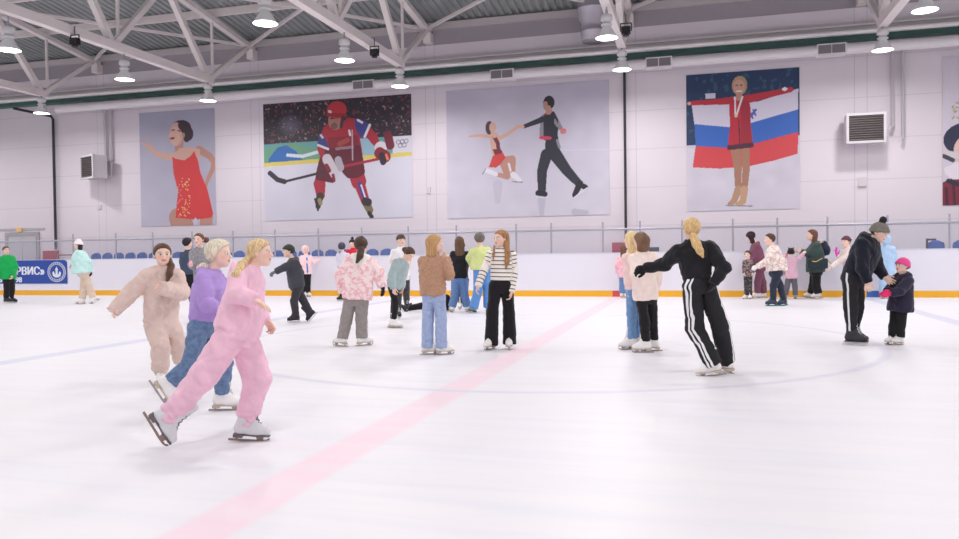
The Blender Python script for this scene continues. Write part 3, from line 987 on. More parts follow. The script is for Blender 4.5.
    c.build('wall_picture', 'wide wall picture of a figure skating pair, the man in black')
    # flag
    c = Canvas(-.29, 2.97, 2.5, 6.70)
    c.org, c.sc = (660, 60), 3.369
    c.C[:] = np.array((212, 206, 220)) + (c.noise(16, 3.5))[..., None]
    c.poly([(60, 0), (500, 0), (500, 250), (60, 302)], (30, 52, 88)); m = (c.noise(40, 1.0) > .8) & (c.C[..., 0] < 70); c.put(m, (44, 78, 104)); c.line([(80, 294), (120, 292)], 5, (200, 200, 216)); c.poly([(152, 114), (186, 112), (186, 130), (154, 131)], (206, 206, 220))
    c.poly([(106, 146), (235, 150), (330, 140), (466, 96), (466, 172), (300, 214), (230, 226), (116, 218)], (214, 208, 226))
    c.poly([(116, 216), (230, 226), (300, 214), (466, 166), (466, 244), (300, 288), (230, 298), (120, 292)], (52, 100, 190))
    c.poly([(120, 290), (230, 296), (300, 286), (466, 242), (464, 316), (380, 340), (300, 358), (200, 366), (110, 362)], (214, 66, 72))
    c.line([(306, 190), (322, 168)], 4, (70, 84, 170)); c.line([(304, 178), (312, 196)], 3, (70, 84, 170)); c.line([(314, 168), (322, 186)], 3, (70, 84, 170))
    TN = (170, 120, 98)
    c.line([(254, 298), (262, 360), (264, 440)], 17, TN, 10); c.line([(288, 298), (290, 370), (284, 440)], 15, TN, 10)
    c.line([(264, 436), (250, 474), (236, 484)], 13, (184, 142, 112), 8); c.line([(284, 436), (280, 476), (262, 486)], 13, (196, 154, 122), 8); c.line([(222, 490), (310, 492)], 2.5, (150, 140, 150))
    c.line([(250, 136), (180, 142), (98, 146)], 13, (188, 42, 56), 7); c.line([(288, 132), (360, 118), (440, 100)], 14, (188, 42, 56), 9); c.ellipse((420, 98), 9, 7, (236, 230, 238)); c.ellipse((98, 147), 6, 6, SK)
    c.poly([(232, 130), (250, 122), (288, 124), (304, 150), (306, 220), (314, 286), (228, 292), (236, 220)], (188, 42, 56)); c.poly([(274, 130), (300, 140), (304, 220), (312, 284), (272, 290)], (160, 38, 54)); c.poly([(226, 288), (314, 278), (316, 294), (228, 304)], (74, 36, 56)); c.line([(266, 200), (268, 288)], 2, (90, 36, 50))
    c.ellipse((268, 86), 26, 34, (182, 148, 112)); c.ellipse((266, 92), 19, 27, (206, 158, 136)); c.line([(258, 105), (274, 105)], 2.5, (236, 226, 226)); c.line([(256, 85), (261, 85)], 2, (90, 60, 56)); c.line([(271, 85), (276, 85)], 2, (90, 60, 56)); c.line([(266, 118), (266, 128)], 10, SK2)
    c.line([(252, 126), (254, 180)], 3, (226, 222, 230)); c.line([(278, 124), (258, 184)], 3, (226, 222, 230)); c.ellipse((256, 188), 6, 6, (214, 190, 150))
    c.build('wall_picture', 'wall picture of a skater in red holding up a white, blue and red flag')
    # portrait at the right edge
    c = Canvas(6.76, 10.0, 2.48, 6.70)
    c.org, c.sc = (920, 90), 3.36
    c.C[:] = np.array((214, 206, 220)) + c.noise(10, 2.5)[..., None]
    c.poly([(76, 310), (110, 296), (330, 290), (400, 420), (60, 420)], (122, 32, 52)); c.line([(88, 330), (92, 400)], 5, (70, 24, 44)); c.line([(112, 320), (118, 400)], 5, (70, 24, 44))
    c.ellipse((150, 165), 72, 62, (36, 42, 68)); c.ellipse((160, 205), 48, 62, (226, 190, 178)); c.line([(84, 212), (130, 220)], 11, (214, 206, 208)); c.line([(80, 222), (110, 236)], 8, (60, 56, 74)); c.poly([(80, 262), (130, 240), (240, 250), (230, 300), (110, 300), (84, 282)], (232, 222, 232))
    c.line([(96, 306), (140, 320)], 9, (40, 34, 54)); c.line([(140, 196), (152, 195)], 3, (70, 50, 54)); c.line([(172, 195), (184, 196)], 3, (70, 50, 54)); c.line([(162, 200), (160, 218)], 2.5, (204, 160, 148)); c.line([(152, 236), (172, 236)], 3.5, (180, 90, 96))
    for i in range(60):
        c.ellipse((rng.uniform(108, 200), rng.uniform(40, 98)), 3.5, 3.5, (176 + rng.uniform(-20, 40), 160 + rng.uniform(-20, 30), 130))
    c.build('wall_picture', 'wall picture with a maroon costume and dark blue headdress cut by the right edge')
pictures()
# ------------------------------------------------------------------ people: materials
def cloth(name, col, rough=0.92, var=0.10, scale=9.0, weave=240.0, bump=0.25):
    if name in MATS:
        return MATS[name]
    m, nt, b = new_mat(name)
    b.inputs['Roughness'].default_value = rough
    b.inputs['Specular IOR Level'].default_value = 0.25
    b.inputs['Sheen Weight'].default_value = 0.15
    tc = nt.nodes.new('ShaderNodeTexCoord')
    n = nt.nodes.new('ShaderNodeTexNoise')
    n.inputs['Scale'].default_value = scale
    n.inputs['Detail'].default_value = 5
    nt.links.new(tc.outputs['Object'], n.inputs['Vector'])
    r = nt.nodes.new('ShaderNodeValToRGB')
    l = lin(col)
    r.color_ramp.elements[0].position, r.color_ramp.elements[1].position = 0.3, 0.7
    r.color_ramp.elements[0].color = (*[x * (1 - var) for x in l], 1)
    r.color_ramp.elements[1].color = (*[min(1, x * (1 + var)) for x in l], 1)
    nt.links.new(n.outputs['Fac'], r.inputs['Fac'])
    nt.links.new(r.outputs['Color'], b.inputs['Base Color'])
    n2 = nt.nodes.new('ShaderNodeTexNoise')
    n2.inputs['Scale'].default_value = weave
    nt.links.new(tc.outputs['Object'], n2.inputs['Vector'])
    bp = nt.nodes.new('ShaderNodeBump')
    bp.inputs['Strength'].default_value = bump
    bp.inputs['Distance'].default_value = 0.004
    nt.links.new(n2.outputs['Fac'], bp.inputs['Height'])
    nt.links.new(bp.outputs['Normal'], b.inputs['Normal'])
    MATS[name] = m
    return m
def patches(name, cols, scale=14.0, cuts=(0.42, 0.55, 0.62), warp=0.0):
    """printed fabric: blotches of several colours"""
    if name in MATS:
        return MATS[name]
    m, nt, b = new_mat(name)
    b.inputs['Roughness'].default_value = 0.9
    tc = nt.nodes.new('ShaderNodeTexCoord')
    n = nt.nodes.new('ShaderNodeTexNoise')
    n.inputs['Scale'].default_value = scale
    n.inputs['Detail'].default_value = 3
    n.inputs['Distortion'].default_value = warp
    nt.links.new(tc.outputs['Object'], n.inputs['Vector'])
    r = nt.nodes.new('ShaderNodeValToRGB')
    r.color_ramp.interpolation = 'EASE'
    els = r.color_ramp.elements
    while len(els) < len(cols):
        els.new(0.5)
    pos = [0.0] + list(cuts)
    for i, c in enumerate(cols):
        els[i].position = pos[i]
        els[i].color = rgba(c)
    nt.links.new(n.outputs['Fac'], r.inputs['Fac'])
    nt.links.new(r.outputs['Color'], b.inputs['Base Color'])
    MATS[name] = m
    return m
def banded(name, base, stripe, attr, period=None, width=0.3, bands=None, rough=0.9):
    """stripes from a length measured on the garment (attribute along / seam, metres)"""
    if name in MATS:
        return MATS[name]
    m, nt, b = new_mat(name)
    b.inputs['Roughness'].default_value = rough
    a = nt.nodes.new('ShaderNodeAttribute')
    a.attribute_name = attr
    fac = None
    def mth(op, x, y):
        k = nt.nodes.new('ShaderNodeMath')
        k.operation = op
        for i, q in enumerate((x, y)):
            if isinstance(q, (int, float)):
                k.inputs[i].default_value = q
            elif q is not None:
                nt.links.new(q, k.inputs[i])
        return k.outputs[0]
    if period:
        fr = mth('FRACT', mth('DIVIDE', a.outputs['Fac'], period), None)
        fac = mth('LESS_THAN', fr, width)
    else:
        for c, w in bands:
            q = mth('LESS_THAN', mth('ABSOLUTE', mth('SUBTRACT', a.outputs['Fac'], c), None), w)
            fac = q if fac is None else mth('MAXIMUM', fac, q)
    mix = nt.nodes.new('ShaderNodeMix')
    mix.data_type = 'RGBA'
    mix.inputs['A'].default_value = rgba(base)
    mix.inputs['B'].default_value = rgba(stripe)
    nt.links.new(fac, mix.inputs['Factor'])
    nt.links.new(mix.outputs['Result'], b.inputs['Base Color'])
    MATS[name] = m
    return m
def hair_mat(name, col):
    if name in MATS:
        return MATS[name]
    m, nt, b = new_mat(name)
    b.inputs['Roughness'].default_value = 0.55
    b.inputs['Specular IOR Level'].default_value = 0.3
    tc = nt.nodes.new('ShaderNodeTexCoord')
    mp = nt.nodes.new('ShaderNodeMapping')
    mp.inputs['Scale'].default_value = (90, 90, 9)
    n = nt.nodes.new('ShaderNodeTexNoise')
    n.inputs['Scale'].default_value = 1.0
    n.inputs['Detail'].default_value = 4
    nt.links.new(tc.outputs['Object'], mp.inputs['Vector'])
    nt.links.new(mp.outputs['Vector'], n.inputs['Vector'])
    r = nt.nodes.new('ShaderNodeValToRGB')
    l = lin(col)
    r.color_ramp.elements[0].position, r.color_ramp.elements[1].position = 0.3, 0.7
    r.color_ramp.elements[0].color = (*[x * 0.62 for x in l], 1)
    r.color_ramp.elements[1].color = (*[min(1, x * 1.3) for x in l], 1)
    nt.links.new(n.outputs['Fac'], r.inputs['Fac'])
    nt.links.new(r.outputs['Color'], b.inputs['Base Color'])
    bp = nt.nodes.new('ShaderNodeBump')
    bp.inputs['Strength'].default_value = 0.5
    bp.inputs['Distance'].default_value = 0.006
    nt.links.new(n.outputs['Fac'], bp.inputs['Height'])
    nt.links.new(bp.outputs['Normal'], b.inputs['Normal'])
    MATS[name] = m
    return m

# ------------------------------------------------------------------ skates
SK_MATS = {
    'white': ((243, 240, 240), (215, 205, 200), (170, 165, 168)),
    'silver': ((222, 220, 226), (120, 115, 125), (150, 130, 122)),
    'black': ((34, 32, 36), (40, 38, 42), (225, 225, 230)),
    'hockey': ((40, 38, 44), (225, 225, 230), (235, 235, 238)),
    'teal': ((52, 60, 78), (70, 165, 170), (60, 140, 150)),
    'grey': ((140, 150, 165), (90, 95, 105), (200, 200, 205)),
}
SK_PROTO = {}
def skate(kind, parent, mtx):
    if kind not in SK_PROTO:
        bc, lc, blc = SK_MATS[kind]
        hard = kind in ('hockey', 'teal', 'black')
        fs = [cone((0, -0.012, 0.145), (0, -0.008, 0.0), 0.052, 0.047, cap0=True),
              cone((0, -0.008, 0.0), (0, -0.030, -0.050), 0.047, 0.042),
              cone((0, -0.03, -0.05), (0, 0.085, -0.058), 0.042, 0.044),
              cone((0, 0.06, -0.058), (0, 0.150, -0.066), 0.044, 0.034),
              cone((0, 0.022, 0.03), (0, 0.095, -0.045), 0.040, 0.034)]
        g = join(fs, 0.03)
        tongue = cone((0, 0.040, 0.165), (0, 0.052, 0.05), 0.026, 0.024)
        f = lambda P: smax(su(g(P), tongue(P), 0.012), -(P[:, 2] + 0.092), 0.006)
        V, F = surface(f, (-0.09, -0.11, -0.11), (0.09, 0.21, 0.2), 0.0065)
        boot = np_object('skate', V, F, plain('skate leather ' + kind, bc, 0.45, noise=0.04, nscale=20))
        so = MB()
        out = [(-0.036, -0.075), (0.036, -0.075), (0.042, -0.03), (0.036, 0.03), (0.047, 0.09), (0.042, 0.15), (0.022, 0.183), (-0.022, 0.183), (-0.042, 0.15), (-0.047, 0.09), (-0.036, 0.03), (-0.042, -0.03)]
        so.prism(out, 0.010, (0, 0, -0.095), (1, 0, 0), (0, 1, 0))
        if not hard:
            so.prism([(-0.034, -0.075), (0.034, -0.075), (0.036, -0.01), (-0.036, -0.01)], 0.018, (0, 0, -0.107), (1, 0, 0), (0, 1, 0))
        so.build('sole', plain('skate sole ' + kind, (205, 188, 170) if kind == 'white' else ((110, 100, 104) if kind == 'silver' else (30, 30, 32)), 0.5), boot)
        bl = MB()
        side = [(-0.11, -0.145), (0.10, -0.145), (0.15, -0.142), (0.178, -0.130), (0.185, -0.112), (0.172, -0.112), (0.160, -0.126), (0.10, -0.128), (-0.11, -0.128)]
        bl.prism([(y, z) for y, z in side], 0.005, (0, 0, 0), (0, 1, 0), (0, 0, 1))
        w = 0.024 if hard else 0.012
        for y0, y1, t0, t1 in ((-0.065, -0.02, -0.06, -0.045), (0.08, 0.14, 0.095, 0.135)):
            bl.prism([(y0, -0.098), (y1, -0.098), (t1, -0.13), (t0, -0.13)], w, (0, 0, 0), (0, 1, 0), (0, 0, 1))
        if hard:
            bl.prism([(-0.09, -0.118), (0.165, -0.118), (0.16, -0.132), (-0.095, -0.132)], 0.016, (0, 0, 0), (0, 1, 0), (0, 0, 1))
        bl.build('blade', plain('skate blade ' + kind, blc, 0.3, metal=0.0 if hard else 0.7), boot)
        la = MB()
        rows = [(0.062, 0.12), (0.066, 0.09), (0.072, 0.055), (0.082, 0.022), (0.098, -0.002), (0.116, -0.016)]
        for i in range(len(rows) - 1):
            (ya, za), (yb, zb) = rows[i], rows[i + 1]
            for sg in (-1, 1):
                la.tube([(-0.022 * sg, ya - 0.004, za), (0, (ya + yb) / 2 + 0.006, (za + zb) / 2 + 0.005), (0.022 * sg, yb - 0.004, zb)], 0.0035, 5)
        la.build('lace', plain('skate lace ' + kind, lc, 0.8), boot)
        SK_PROTO[kind] = [boot, False]
    boot, used = SK_PROTO[kind]
    o = copy_tree(boot, parent) if used else boot
    SK_PROTO[kind][1] = True
    o.parent = parent
    o.matrix_basis = mtx
    return o

# ------------------------------------------------------------------ people: builder
SKIN = (240, 203, 186)
def fold_noise(seed, amp, freq=1.0, an=(11, 11, 7)):
    r = np.random.default_rng(seed)
    K = [(r.normal(size=3) * np.array(an) * freq * (1 + 0.5 * i), r.uniform(0, 6.28), r.normal(size=3) * np.array([7, 7, 11]) * freq * (1 + 0.5 * i), r.uniform(0, 6.28), 0.62 * amp / (1 + 0.45 * i)) for i in range(4)]
    def f(P):
        d = np.zeros(len(P), np.float32)
        for k1, p1, k2, p2, a in K:
            w = 1.5 * np.sin(P @ k2.astype(np.float32) + p2)
            s = np.sin(P @ k1.astype(np.float32) + p1 + w)
            d += a * (1 - 2 * np.abs(s) ** 0.9)
        return d
    return f
N_PEOPLE = [0]
def person(g, label, head, neck, pel, arms, legs, ty=0, py=None, H=None, hy=None, hp=0, hr=0, hd=0.0, sw=None,
           top=None, pants=None, hair=None, hat=None, gloves=None, hands=None, skates='white', skin=SKIN, group=None, dY=None, inner=None, ice=None, skin_part=True, coat=None):
    N_PEOPLE[0] += 1
    seed = N_PEOPLE[0] * 17
    G = on_ice(*g)
    lim = 21.75
    if G[1] > lim:
        G = np.array([G[0] * lim / G[1], lim, 0.0])
    if dY is not None:
        G = np.array([G[0] * (G[1] + dY) / G[1], G[1] + dY, 0.0])
    v = unit((G[0], G[1], 0))
    rt = np.array([v[1], -v[0], 0.0])
    up3 = np.array([0, 0, 1.0])
    axis_depth = float((G - EYE) @ -(ROT @ np.array([0, 0, 1.0])))
    mpp = axis_depth / FPX
    def W(t):
        x, y = t[0], t[1]
        d = t[2] if len(t) > 2 else 0.0
        r = ray(x, y)
        k = ((G @ v) + d - EYE @ v) / (r @ v)
        return EYE + r * k - G
    cx, cy, hpx = head
    hpx = hpx * 0.945
    cy -= 0.02 * hpx
    hh = hpx * mpp
    H = H or (g[1] - (cy - hpx / 2)) * mpp * 1.02
    s = H / 1.65
    yaw = lambda a: -v * math.cos(math.radians(a)) + rt * math.sin(math.radians(a))
    hy = ty if hy is None else hy
    py = ty if py is None else py
    Nk, Pv = W(neck), W(pel)
    Hc = W((cx, cy, hd))
    # torso frame
    tu = unit(Nk - Pv)
    tf = yaw(ty)
    tf = unit(tf - tu * (tf @ tu))
    tl = np.cross(tu, tf)
    pf = yaw(py)
    pf = unit(pf - tu * (pf @ tu))
    pl = np.cross(tu, pf)
    sw_m = (sw * mpp if sw else 0.115 * H) * 0.80
    S = {'l': Nk + tl * sw_m - tu * 0.062 * s, 'r': Nk - tl * sw_m - tu * 0.062 * s}
    hipw = 0.052 * H
    Hp = {'l': Pv + pl * hipw, 'r': Pv - pl * hipw}
    # head frame
    f0, a = yaw(hy), math.radians(hp)
    l0 = np.cross(up3, f0)
    hf = f0 * math.cos(a) + up3 * math.sin(a)
    hu = np.cross(hf, l0)
    b = math.radians(hr)
    hl, hu = l0 * math.cos(b) + hu * math.sin(b), hu * math.cos(b) - l0 * math.sin(b)
    HB = np.array([hl, hf, hu])           # rows: left, forward, up
    hw = lambda x, y, z: Hc + hh * (x * hl + y * hf + z * hu)
    root = empty('person', tuple(G))
    tag(root, label, 'person', group)
    hc = min(0.016, max(0.0085, mpp * 0.85))
    hb = min(0.0085, max(0.0058, mpp * 0.6))
    # joints of limbs
    A, Lg = {}, {}
    for sd in 'rl':
        e, w = arms[sd][0], arms[sd][1]
        A[sd] = (S[sd], W(e), W(w))
        kn, an, fy = legs[sd][0], legs[sd][1], legs[sd][2]
        fp = legs[sd][3] if len(legs[sd]) > 3 else 0
        K = W(kn)
        if an[1] is None:
            q = W((an[0], g[1], an[2] if len(an) > 2 else 0.0))
            q[2] = 0.147 * s
        else:
            q = W(an)
        fdir = yaw(fy)
        zz = up3
        if not fp and an[1] is None:
            kd = unit(K - q)
            zz = unit(up3 * .62 + kd * .38)
            fdir = unit(fdir - zz * (fdir @ zz))
        if fp:
            c_, s_ = math.cos(math.radians(fp)), math.sin(math.radians(fp))
            fdir, zz = fdir * c_ - up3 * s_, up3 * c_ + fdir * s_
        if len(legs[sd]) > 4:
            c_, s_ = math.cos(math.radians(legs[sd][4])), math.sin(math.radians(legs[sd][4]))
            xx = np.cross(fdir, zz)
            zz = zz * c_ + xx * s_
        Lg[sd] = (Hp[sd], K, q, fdir, zz)
    # ---------------- body
    HP = []
    HP.append(ell(hw(0, -0.045, 0.12), np.array([0.335, 0.42, 0.375]) * hh, HB))
    HP.append(ell(hw(0, 0.085, -0.16), np.array([0.265, 0.295, 0.315]) * hh, HB))
    HP.append(cone(hw(0, 0.25, -0.36), hw(0, 0.24, -0.38), 0.11 * hh, 0.10 * hh))
    hd_main = join(HP, 0.10 * hh)
    nose = cone(hw(0, 0.345, 0.06), hw(0, 0.450, -0.10), 0.032 * hh, 0.052 * hh)
    sock = [ball(hw(sx * 0.150, 0.440, 0.035), 0.075 * hh) for sx in (-1, 1)]
    eyeb = [ball(hw(sx * 0.135, 0.318, 0.025), 0.068 * hh) for sx in (-1, 1)]
    brow = [cone(hw(sx * 0.06, 0.365, 0.105), hw(sx * 0.215, 0.315, 0.11), 0.020 * hh, 0.014 * hh) for sx in (-1, 1)]
    lips = [ell(hw(0, 0.352, z), np.array([0.105, 0.045, 0.026]) * hh, HB) for z in (-0.215, -0.255)]
    ears = [ell(hw(sx * 0.335, -0.04, -0.01), np.array([0.035, 0.085, 0.125]) * hh, HB) for sx in (-1, 1)]
    def head_f(P):
        d = hd_main(P)
        for q in sock:
            d = smax(d, -q(P), 0.05 * hh)
        for q in eyeb:
            d = su(d, q(P), 0.012 * hh)
        for q in brow:
            d = su(d, q(P), 0.03 * hh)
        d = su(d, nose(P), 0.04 * hh)
        for q in lips:
            d = su(d, q(P), 0.018 * hh)
        for q in ears:
            d = su(d, q(P), 0.015 * hh)
        return d
    headg = near(head_f, hw(0, 0, 0), 0.62 * hh)
    chest_w = sw_m * 0.95
    shrink = (top or {}).get('body', 0.86)
    body = [headg,
            cone(hw(0, -0.10, -0.22), Nk - tu * 0.02 * s, 0.185 * hh, 0.205 * hh),
            loft(Pv - tu * 0.05 * s, Nk, (0, .2, .45, .75, .92, 1), [x * s for x in (.10, .125, .105, .125, .13, .05)],
                 [x * s for x in (.07, .085, .075, .09, .07, .045)], tl, tf, 2.0)]
    for sd in 'rl':
        q = A[sd]
        body += [cone(q[0], q[1], 0.040 * s, 0.032 * s), cone(q[1], q[2], 0.032 * s, 0.023 * s)]
        l_ = Lg[sd]
        body += [cone(l_[0], l_[1], 0.066 * s, 0.045 * s), cone(l_[1], l_[2], 0.045 * s, 0.034 * s),
                 cone(l_[2], l_[2] + l_[3] * 0.11 * s - l_[4] * 0.045 * s, 0.033 * s, 0.026 * s)]
    HAND = {}
    for sd in 'rl':
        hs = (hands or {}).get(sd, {})
        E_, Wr = A[sd][1], A[sd][2]
        dr = unit(Wr - E_)
        if 'to' in hs:
            dr = unit(W(hs['to']) - Wr)
        HL = 0.104 * H * hs.get('size', 1.0)
        inward = hs.get('palm')
        if inward is None:
            inward = (Pv + Nk) / 2 - Wr
        else:
            inward = inward[0] * rt - inward[1] * up3 + inward[2] * v
        n = inward - dr * (inward @ dr)
        n = unit(n if np.linalg.norm(n) > 1e-3 else np.cross(dr, up3) + 1e-3)
        side = np.cross(n, dr) * (-1 if sd == 'r' else 1)       # towards the thumb
        curl, spread = hs.get('curl', 0.55), hs.get('spread', 0.12)
        fr = max(0.0088 * s, hb * 0.98)
        fing = []
        for k, (off, kn_, ln) in enumerate(((0.17, 0.50, 0.42), (0.055, 0.53, 0.47), (-0.06, 0.51, 0.43), (-0.165, 0.46, 0.34))):
            base = Wr + dr * 0.05 * HL + side * off * HL * 0.55
            kp = Wr + dr * kn_ * HL + side * off * HL * 1.08
            fing.append(cone(base, kp, fr * 1.45, fr * 1.30))
            d1 = unit(dr + side * off * spread * 8)
            p, ang = kp, 0.0
            for j, fl_ in enumerate((0.46, 0.31, 0.23)):
                ang += curl * (0.7, 1.0, 0.8)[j] * (1 + 0.12 * k)
                dd = d1 * math.cos(ang) + n * math.sin(ang)
                e2 = p + dd * ln * HL * fl_
                fing.append(cone(p, e2, fr * (1.0 - 0.08 * j), fr * (0.92 - 0.08 * j)))
                p = e2
        t0 = Wr + dr * 0.10 * HL + side * 0.13 * HL
        t1 = t0 + unit(dr * 0.75 + side * 0.75 + n * 0.35) * 0.26 * HL
        t2 = t1 + unit(dr * 0.95 + side * 0.35 + n * 0.35) * 0.19 * HL
        t3 = t2 + unit(dr * 1.0 + side * 0.05 + n * 0.45) * 0.14 * HL
        fing += [cone(t0, t1, fr * 1.5, fr * 1.15), cone(t1, t2, fr * 1.1, fr), cone(t2, t3, fr, fr * 0.85), cone(Wr - dr * 0.03 * HL, Wr + dr * 0.25 * HL, 0.021 * s, 0.021 * s)]
        HAND[sd] = (near(join(fing, fr * 0.55), Wr + dr * 0.5 * HL, 0.62 * HL, 0.05), Wr + dr * 0.5 * HL, HL, dr)
        body.append(HAND[sd][0])
    pts = [hw(0, 0, 0.55), hw(0, .5, 0), hw(0, -.5, 0), hw(.4, 0, 0), hw(-.4, 0, 0), Nk, Pv] + [p for sd in 'rl' for p in (*A[sd], HAND[sd][1] + HAND[sd][3] * HAND[sd][2] * .6, *Lg[sd][:3], Lg[sd][2] + Lg[sd][3] * .14 * s - Lg[sd][4] * .08 * s)]
    pts = np.array(pts)
    lo, hi = pts.min(0), pts.max(0)
    V, F = surface(join(body, 0.022), lo - 0.12, hi + 0.12, hb)
    q = ((V - Hc) @ HB.T) / hh
    C = np.tile(np.array(lin(skin)), (len(V), 1))
    def paint(m, c, k=1.0):
        C[m] = C[m] * (1 - k) + np.array(lin(c)) * k
    ax = np.abs(q[:, 0])
    isface = (q[:, 1] > 0.15) & (np.abs(q[:, 2]) < 0.6)
    paint(isface & (((ax - 0.19) / 0.12) ** 2 + ((q[:, 2] + 0.12) / 0.10) ** 2 < 1), (236, 170, 158), 0.45)
    lip = isface & ((q[:, 0] / 0.115) ** 2 + ((q[:, 2] + 0.235) / 0.05) ** 2 < 1)
    paint(lip, (205, 110, 110), 0.8)
    hc_ = (hair or {}).get('brow', (hair or {}).get('col', (90, 65, 55)))
    paint(isface & (ax > 0.055) & (ax < 0.235) & (np.abs(q[:, 2] - 0.125 + 0.15 * (ax - 0.14) ** 2 * 8) < 0.022), tuple(int(x * 0.85) for x in hc_), 0.5)
    ey = isface & (((ax - 0.135) / 0.075) ** 2 + ((q[:, 2] - 0.027) / 0.036) ** 2 < 1)
    paint(ey, (238, 232, 230), 0.9)
    paint(isface & (((ax - 0.135) / 0.036) ** 2 + ((q[:, 2] - 0.027) / 0.040) ** 2 < 1), (60, 52, 52), 0.95)
    paint(isface & (ax > 0.06) & (ax < 0.21) & (np.abs(q[:, 2] - 0.062) < 0.010), (120, 90, 80), 0.6)
    np_object('body', V, F, printed('skin', 0.55), root, col=C)
    # ---------------- hair and hats
    if hair:
        fs = []
        hm = hair_mat('hair %d %d %d' % hair['col'], hair['col'])
        vol = hair.get('vol', 0.045)
        cap_e = ell(hw(0, -0.045, 0.12), (np.array([0.335, 0.42, 0.375]) + vol) * hh, HB)
        line = hair.get('line', 0.075)
        low = hair.get('low', -0.36)
        def capf(P):
            w_ = (P - A3(Hc)) @ A3(HB).T / hh
            d = cap_e(P)
            cut = (w_[:, 1] * 0.78 - w_[:, 2] * 0.62 - line + 0.10 * np.abs(w_[:, 0])) * hh
            if hair.get('fringe'):
                cut = np.minimum(cut, (w_[:, 1] - 0.5) * hh + np.maximum(0, (0.16 - w_[:, 2])) * hh * 4)
            return smax(smax(d, cut, 0.03 * hh), (low - w_[:, 2]) * hh, 0.05 * hh)
        fs.append(capf)
        if 'long' in hair:                       # loose hair falling to this pixel height
            bot = hair['long']
            L = (bot - cy) * mpp
            wd, dp = hair.get('w', 0.40) * hh, hair.get('d', 0.26) * hh
            lw = hair.get('lean', (0, 0))
            lf = loft(hw(0, -0.22, -0.05) - up3 * L + rt * lw[0] * mpp + v * lw[1], hw(0, -0.15, 0.25), (0, .12, .5, .8, 1), (wd * .55, wd * .95, wd * .98, wd, wd * .7), (dp * .5, dp * .9, dp * .95, dp * 1.15, dp), hl, hf, 2.2)
            fs.append(lf)
        for ch in hair.get('tails', []):
            P_ = [W(c[:3]) for c in ch]
            R_ = [c[3] * mpp for c in ch]
            for i in range(len(P_) - 1):
                fs.append(cone(P_[i], P_[i + 1], R_[i], R_[i + 1]))
        for b_ in hair.get('buns', []):
            fs.append(ball(W(b_[:3]), b_[3] * mpp))
        hj = join(fs, 0.022)
        r_ = np.random.default_rng(seed)
        ph = r_.uniform(0, 6, 4)
        def hairf(P):
            w_ = (P - A3(Hc)) @ A3(HB).T / hh
            an_ = np.arctan2(w_[:, 0], -w_[:, 1] - 0.1)
            rip = 0.6 * np.sin(an_ * 17 + ph[0] + 2 * np.sin(w_[:, 2] * 3 + ph[1])) + 0.7 * np.sin(an_ * 31 + ph[2] + 3 * w_[:, 2])
            d = hj(P) + rip * hair.get('rip', 0.007) * hh * (np.sqrt((w_ * w_).sum(1)) < .62)
            if hair.get('clear', True):
                d = np.maximum(d, -hd_main(P) - 0.004)
            return d
        tp = [hw(0, 0, 0.6), hw(0.5, 0, 0), hw(-0.5, 0, 0), hw(0, 0.5, 0), hw(0, -0.6, -0.4)] + [W(c[:3]) for ch in hair.get('tails', []) for c in ch] + [W(b_[:3]) for b_ in hair.get('buns', [])]
        if 'long' in hair:
            tp += [hw(0.5, -0.5, 0) - up3 * L, hw(-0.5, 0.2, 0) - up3 * L]
        tp = np.array(tp)
        V, F = surface(hairf, tp.min(0) - 0.09, tp.max(0) + 0.09, min(0.010, max(0.0062, mpp * 0.65)))
        np_object('hair', V, F, hm, root)
    if hat:
        hi_ = hat.get('inf', 0.075)
        er = np.array([0.335, 0.42, 0.375]) + hi_
        base = ell(hw(0, -0.045, 0.12), er * hh, HB)
        rim = ell(hw(0, -0.045, 0.12), (er + 0.03) * hh, HB)
        tall = hat.get('tall', 0.0)
        dome = ell(hw(0, -0.06, 0.22 + tall), np.array([0.33, 0.38, 0.36]) * hh * hat.get('dome', 1.0), HB)
        z0, sl = hat.get('z0', 0.05), hat.get('slope', 0.30)
        def hatf(P):
            w_ = (P - A3(Hc)) @ A3(HB).T / hh
            pl_ = (z0 + sl * w_[:, 1] - w_[:, 2]) * hh
            d = su(smax(base(P), pl_, 0.015 * hh), smax(dome(P), pl_, 0.02), 0.04 * hh)
            r1 = smax(smax(rim(P), pl_, 0.02 * hh), -(pl_ + 0.16 * hh), 0.02 * hh)
            d = su(d, r1, 0.012 * hh) if hat.get('rim', True) else d
            an_ = np.arctan2(w_[:, 0], w_[:, 1])
            d = d + 0.006 * hh * np.sin(an_ * 40)
            for e_ in ears_h:
                d = su(d, e_(P), 0.03 * hh)
            return np.maximum(d, -hd_main(P) - 0.003)
        ears_h = [cone(hw(sx * 0.22, -0.05, 0.50), hw(sx * 0.30, -0.05, 0.66), 0.10 * hh, 0.03 * hh) for sx in (-1, 1)] if hat.get('ears') else []
        c0 = Hc + hu * 0.2 * hh
        V, F = surface(hatf, c0 - 0.75 * hh, c0 + 0.75 * hh, min(0.010, max(0.0065, mpp * 0.65)))
        ho = np_object(hat.get('name', 'hat'), V, F, hat['mat'], root)
        if hat.get('pom'):
            pb = ball(hw(0, -0.08, 0.62 + hat.get('pomz', 0.06)), hat.get('pomr', 0.14) * hh)
            fn = fold_noise(seed + 5, 0.008, 6)
            V, F = surface(lambda P: pb(P) + fn(P), hw(0, -0.08, 0.68) - 0.2 * hh, hw(0, -0.08, 0.68) + 0.2 * hh, 0.007)
            np_object('pompom', V, F, hat['pom'], ho)
